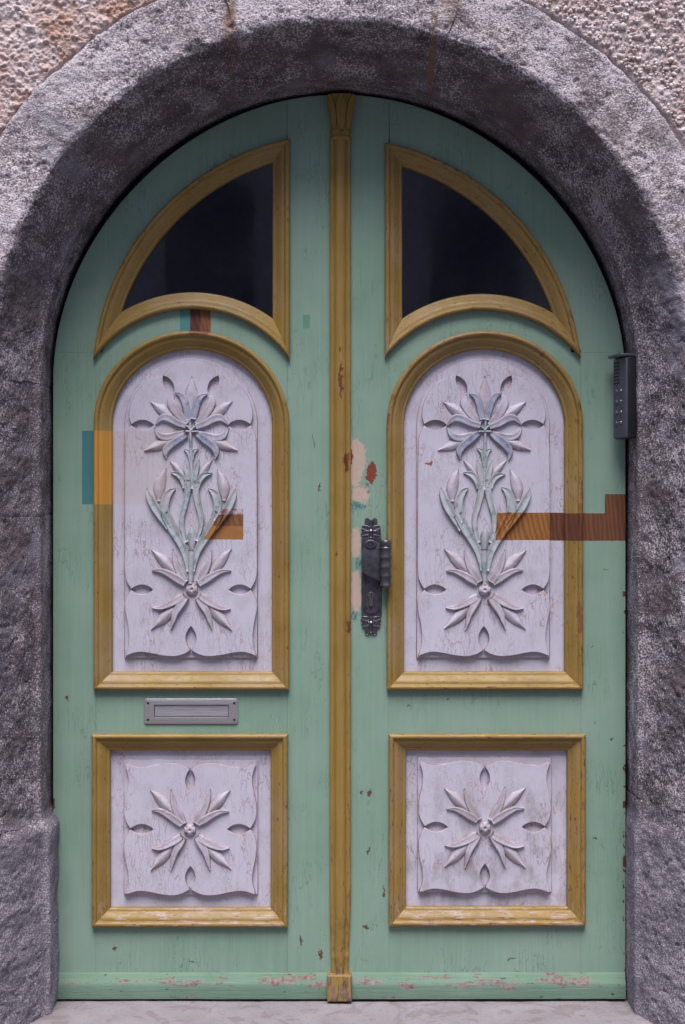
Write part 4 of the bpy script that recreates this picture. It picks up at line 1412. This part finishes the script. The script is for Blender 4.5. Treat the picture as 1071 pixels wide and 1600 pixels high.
V = [(-0.042, 0.02, 0.01), (0.040, 0.02, 0.01), (0.040, 0.033, 0.01), (-0.042, 0.058, 0.01), (-0.042, 0.02, 0.235), (0.040, 0.02, 0.235), (0.040, 0.033, 0.235), (-0.042, 0.058, 0.235)]
icp('mounting_wedge', V, [(0,1,5,4), (1,2,6,5), (2,3,7,6), (3,0,4,7), (4,5,6,7), (3,2,1,0)], M_BLACKPL)
pl = icbox('face_plate', -0.0415, 0.0415, -0.007, 0.001, 0.0, 0.246, M_ALU, None, 0.004)
icbox('rain_hood', -0.045, 0.045, -0.024, 0.027, 0.247, 0.256, M_ALU, None, 0.003)
for k in range(7):
    z = 0.232 - k*0.0105
    icbox('speaker_slot', -0.036, 0.0, -0.0076, -0.0066, z - 0.0022, z + 0.0022, M_BLACKPL, pl)
for k in range(4):
    z = 0.142 - k*0.0325
    V, F = slab_vf(np.stack([-0.022 + 0.0095*np.cos(np.linspace(0, 2*math.pi, 17)[:-1]), z + 0.0095*np.sin(np.linspace(0, 2*math.pi, 17)[:-1])], 1), -0.0095, -0.006, 0.002, 3)
    o = icp('call_button', V, F, M_ALU, pl, True); shade_by_angle(o.data, 40)
    V, F = slab_vf(np.stack([0.010 + 0.006*np.cos(np.linspace(0, 2*math.pi, 13)[:-1]), z + 0.002 + 0.006*np.sin(np.linspace(0, 2*math.pi, 13)[:-1])], 1), -0.0110, -0.006, 0.003, 3)
    o = icp('name_light', V, F, M_BRASS, pl, True); shade_by_angle(o.data, 40)

# ------------------------------------------------------------------ house across the street (seen only as a reflection in the panes)
hs_ = empty('street_house', (0, -10.5, -0.15), 'plain rendered house across the street, reflected in the dark door panes', 'house')
V, F = box_vf(-22, 22, -16, -10.5, -0.15, 8.2)
part('wall', V, F, M_HOUSE, hs_, False)
V = [(-22.4, -10.1, 8.2), (22.4, -10.1, 8.2), (22.4, -13.2, 10.4), (-22.4, -13.2, 10.4), (-22.4, -16.4, 8.2), (22.4, -16.4, 8.2)]
part('roof', V, [(0, 1, 2, 3), (3, 2, 5, 4), (0, 4, 5, 1), (1, 5, 2), (0, 3, 4)], M_TILE, hs_, False)
for zz in (0.9, 3.6, 6.1):
    for xx in [-1.4 + 2.8*k for k in range(-6, 8)]:
        V, F = box_vf(xx - 0.55, xx + 0.55, -10.52, -10.44, zz, zz + 1.5)
        w = part('window', V, F, M_WFRAME, hs_, False)
        V, F = box_vf(xx - 0.47, xx + 0.47, -10.45, -10.43, zz + 0.08, zz + 1.42)
        part('pane', V, F, M_PANE, w, False)
